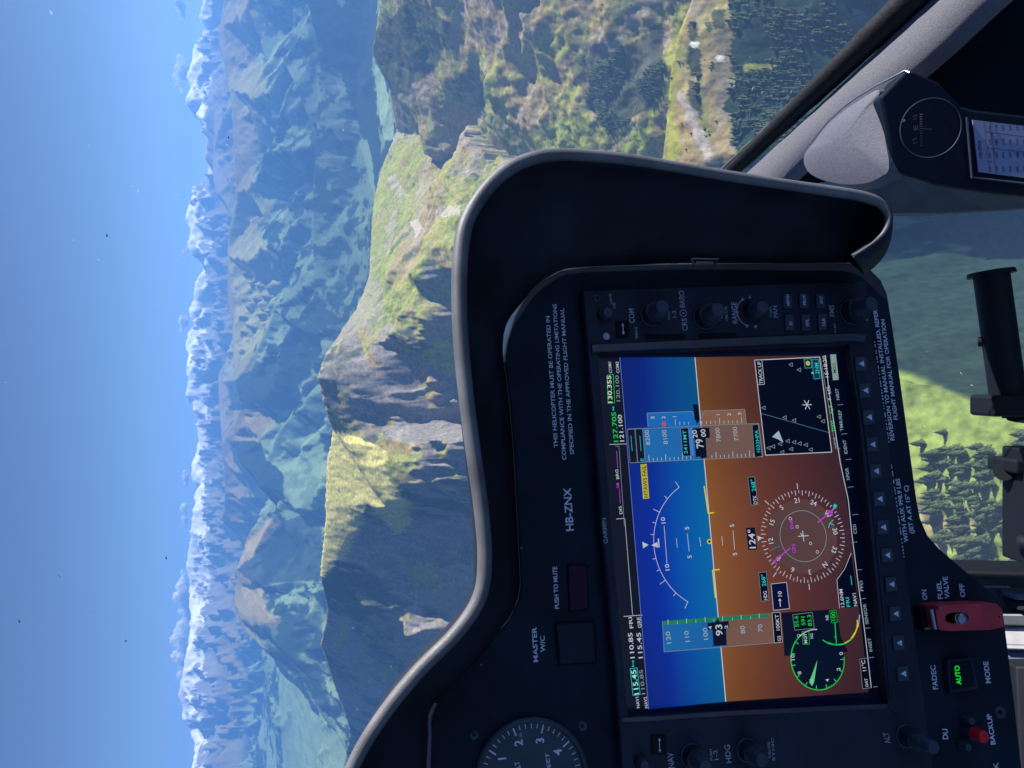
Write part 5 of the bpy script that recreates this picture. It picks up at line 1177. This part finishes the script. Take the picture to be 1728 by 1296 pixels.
# the woods on the near slopes: past counting, one mass
N = 110000
ta = np.radians(RT.uniform(-8, 37, N)); tr = np.exp(RT.uniform(math.log(700), math.log(3300), N)); tx = tr * np.sin(ta); ty = tr * np.cos(ta); tz = height(tx, ty)
jj = np.clip(np.interp(np.log(tr), np.log(rr), np.arange(NR)).astype(int), 0, NR - 1); ii = np.clip(np.interp(ta, az, np.arange(len(az))).astype(int), 0, len(az) - 1)
lum = col[jj, ii].sum(-1); g_ = (lum < .16) & (Nz[jj, ii] > .55)
tpx, tpy = proj(tx, ty, tz); g_ &= (tpy < 560) & (tpy > -60) & ~((tpy > 290) & (tpx > 800))
g_ &= (fbm(tx / 60, ty / 60, 4, seed=77) > -.05) | (tpx < 1150)
g_ &= (tpx < 1200) | (RT.rand(N) < .3)
sp = (RT.rand(N) < .10) & (fbm(tx / 90, ty / 90, 4, seed=78) > -.02) & (lum < .6) & (tpy < 500) & (tpy > -60) & ~((tpy > 290) & (tpx > 800))
shr = np.where(g_, 1.0, .38); g_ |= sp
tx, ty, tz, shr = tx[g_][:48000], ty[g_][:48000], tz[g_][:48000], shr[g_][:48000]
NT = len(tx); print('forest', NT)
K_ = 6; A = RT.rand(NT) * 6.28; hh = RT.uniform(5, 14, NT) * (1 + .5 * (RT.rand(NT) < .15)); rd = RT.uniform(1.8, 3.6, NT) * (shr + .25) / 1.25; hh = hh * shr
V = []; F = []; nv = 0
for lev, (z0, z1, k) in enumerate(((.05, .62, 1.0), (.38, 1.0, .62))):
    ring = np.stack([np.stack([tx + rd * k * np.cos(A + 2 * math.pi * q / K_) * (1 + .3 * np.sin(q * 2.3 + A * 3)), ty + rd * k * np.sin(A + 2 * math.pi * q / K_) * (1 + .3 * np.sin(q * 2.3 + A * 3)), tz + hh * z0], -1) for q in range(K_)], 1)
    apex = np.stack([tx, ty, tz + hh * z1], -1)[:, None]
    vv = np.concatenate([ring, apex], 1).reshape(-1, 3); b0 = nv + np.arange(NT) * (K_ + 1)
    for q in range(K_): F.append(np.stack([b0 + q, b0 + (q + 1) % K_, b0 + K_], 1))
    V.append(vv); nv += len(vv)
V = np.concatenate(V); F = np.concatenate(F)
me = bpy.data.meshes.new('forest'); me.vertices.add(len(V)); me.vertices.foreach_set('co', V.astype(np.float32).ravel()); me.loops.add(F.size); me.loops.foreach_set('vertex_index', F.astype(np.int32).ravel()); me.polygons.add(len(F)); me.polygons.foreach_set('loop_start', np.arange(0, F.size, 3, dtype=np.int32)); me.update(calc_edges=True)
me.materials.append(fm); fo = bpy.data.objects.new('forest', me); C.objects.link(fo); tag(fo, 'dark conifer woods spread over the near slopes', 'forest', kind='stuff')

# ---------------------------------------------------------------- clouds over the far peaks
cm, t_, p_ = new_mat('cloud_white'); p_.inputs['Base Color'].default_value = (.95, .95, .96, 1); p_.inputs['Roughness'].default_value = 1; p_.inputs['Specular IOR Level'].default_value = 0
tl_ = t_.nodes.new('ShaderNodeBsdfTranslucent'); tl_.inputs[0].default_value = (.95, .95, .96, 1); mx9 = t_.nodes.new('ShaderNodeMixShader'); mx9.inputs[0].default_value = .5
t_.links.new(p_.outputs[0], mx9.inputs[1]); t_.links.new(tl_.outputs[0], mx9.inputs[2]); tp9 = t_.nodes.new('ShaderNodeBsdfTransparent'); mx8 = t_.nodes.new('ShaderNodeMixShader'); mx8.inputs[0].default_value = .42; t_.links.new(tp9.outputs[0], mx8.inputs[1]); t_.links.new(mx9.outputs[0], mx8.inputs[2]); t_.links.new(mx8.outputs[0], t_.nodes['Material Output'].inputs[0])
def cloud(lst, label, seed):
    rn = random.Random(seed); bm = bmesh.new(); d = 19600
    for px, py, r in lst:
        c = at(px, py, d)
        for k in range(9):
            q = c + Rv * rn.gauss(0, r * 15) + Uv * rn.gauss(0, r * 6) + Fv * rn.gauss(0, r * 5); s = r * 16 * rn.uniform(.6, 1.1)
            g2 = bmesh.ops.create_icosphere(bm, subdivisions=3, radius=s)
            for v in g2['verts']:
                n = v.co.normalized(); k2 = 1 + .25 * math.sin(n.x * 5 + seed + k) * math.sin(n.y * 6 + k) + .12 * math.sin(n.z * 13 + k) * math.sin(n.x * 11 + k) ; v.co = v.co * k2; v.co.z *= .8; v.co += q
    me = bpy.data.meshes.new('cloud'); bm.to_mesh(me); bm.free(); me.materials.append(cm)
    for p in me.polygons: p.use_smooth = True
    o = bpy.data.objects.new('cloud', me); C.objects.link(o); tag(o, label, 'cloud', 'small clouds over the snowy peaks')
cloud([(304,10,5),(308,26,3),(300,2,4)], 'small puffy white cloud above the first peaks near the right end of the range', 1)
cloud([(303,118,7),(312,124,6)], 'round white cloud beside the tall peak near the right end', 2)
cloud([(310,428,3),(316,420,2)], 'tiny white cloud just above the peak right of the middle', 7)
cloud([(308,540,4),(306,552,3),(314,545,4)], 'thin white cloud hanging over the middle of the snow range', 3)
cloud([(312,805,4),(313,815,3)], 'small cloud low over the peaks left of the middle', 4)
cloud([(311,862,5),(312,880,4)], 'narrow upright cloud left of the range\'s middle', 8)
cloud([(310,985,7),(308,1005,9),(312,1022,7),(315,1040,6)], 'wide bright cloud bank resting on the left peaks', 5)
cloud([(307,1070,9),(306,1095,10),(309,1120,9),(311,1145,6)], 'largest low cloud bank at the far left of the range', 6)

# ---------------------------------------------------------------- haze
hz = MB(); x0, x1, y0, y1_, z0, z1 = -15700, 15700, -2500, 18300, float(Z.min()) - 60, float(max(Z.max(), 0)) + 15
vs = [(a, b, c) for a in (x0, x1) for b in (y0, y1_) for c in (z0, z1)]
hz.add(vs, [(0,1,3,2),(4,6,7,5),(0,4,5,1),(2,3,7,6),(0,2,6,4),(1,5,7,3)])
hm = bpy.data.materials.new('air'); hm.use_nodes = True; t = hm.node_tree; t.nodes.clear(); o_ = t.nodes.new('ShaderNodeOutputMaterial'); pv = t.nodes.new('ShaderNodeVolumePrincipled')
pv.inputs['Color'].default_value = (.16, .42, 1.0, 1); pv.inputs['Density'].default_value = 7.8e-5; pv.inputs['Anisotropy'].default_value = .2
t.links.new(pv.outputs[0], o_.inputs['Volume'])
ho = hz.build('haze', hm); tag(ho, 'pale blue air haze filling the valleys', 'haze', kind='stuff')
print('haze', z0, z1, 'terrain+ s', time.time() - T0_)
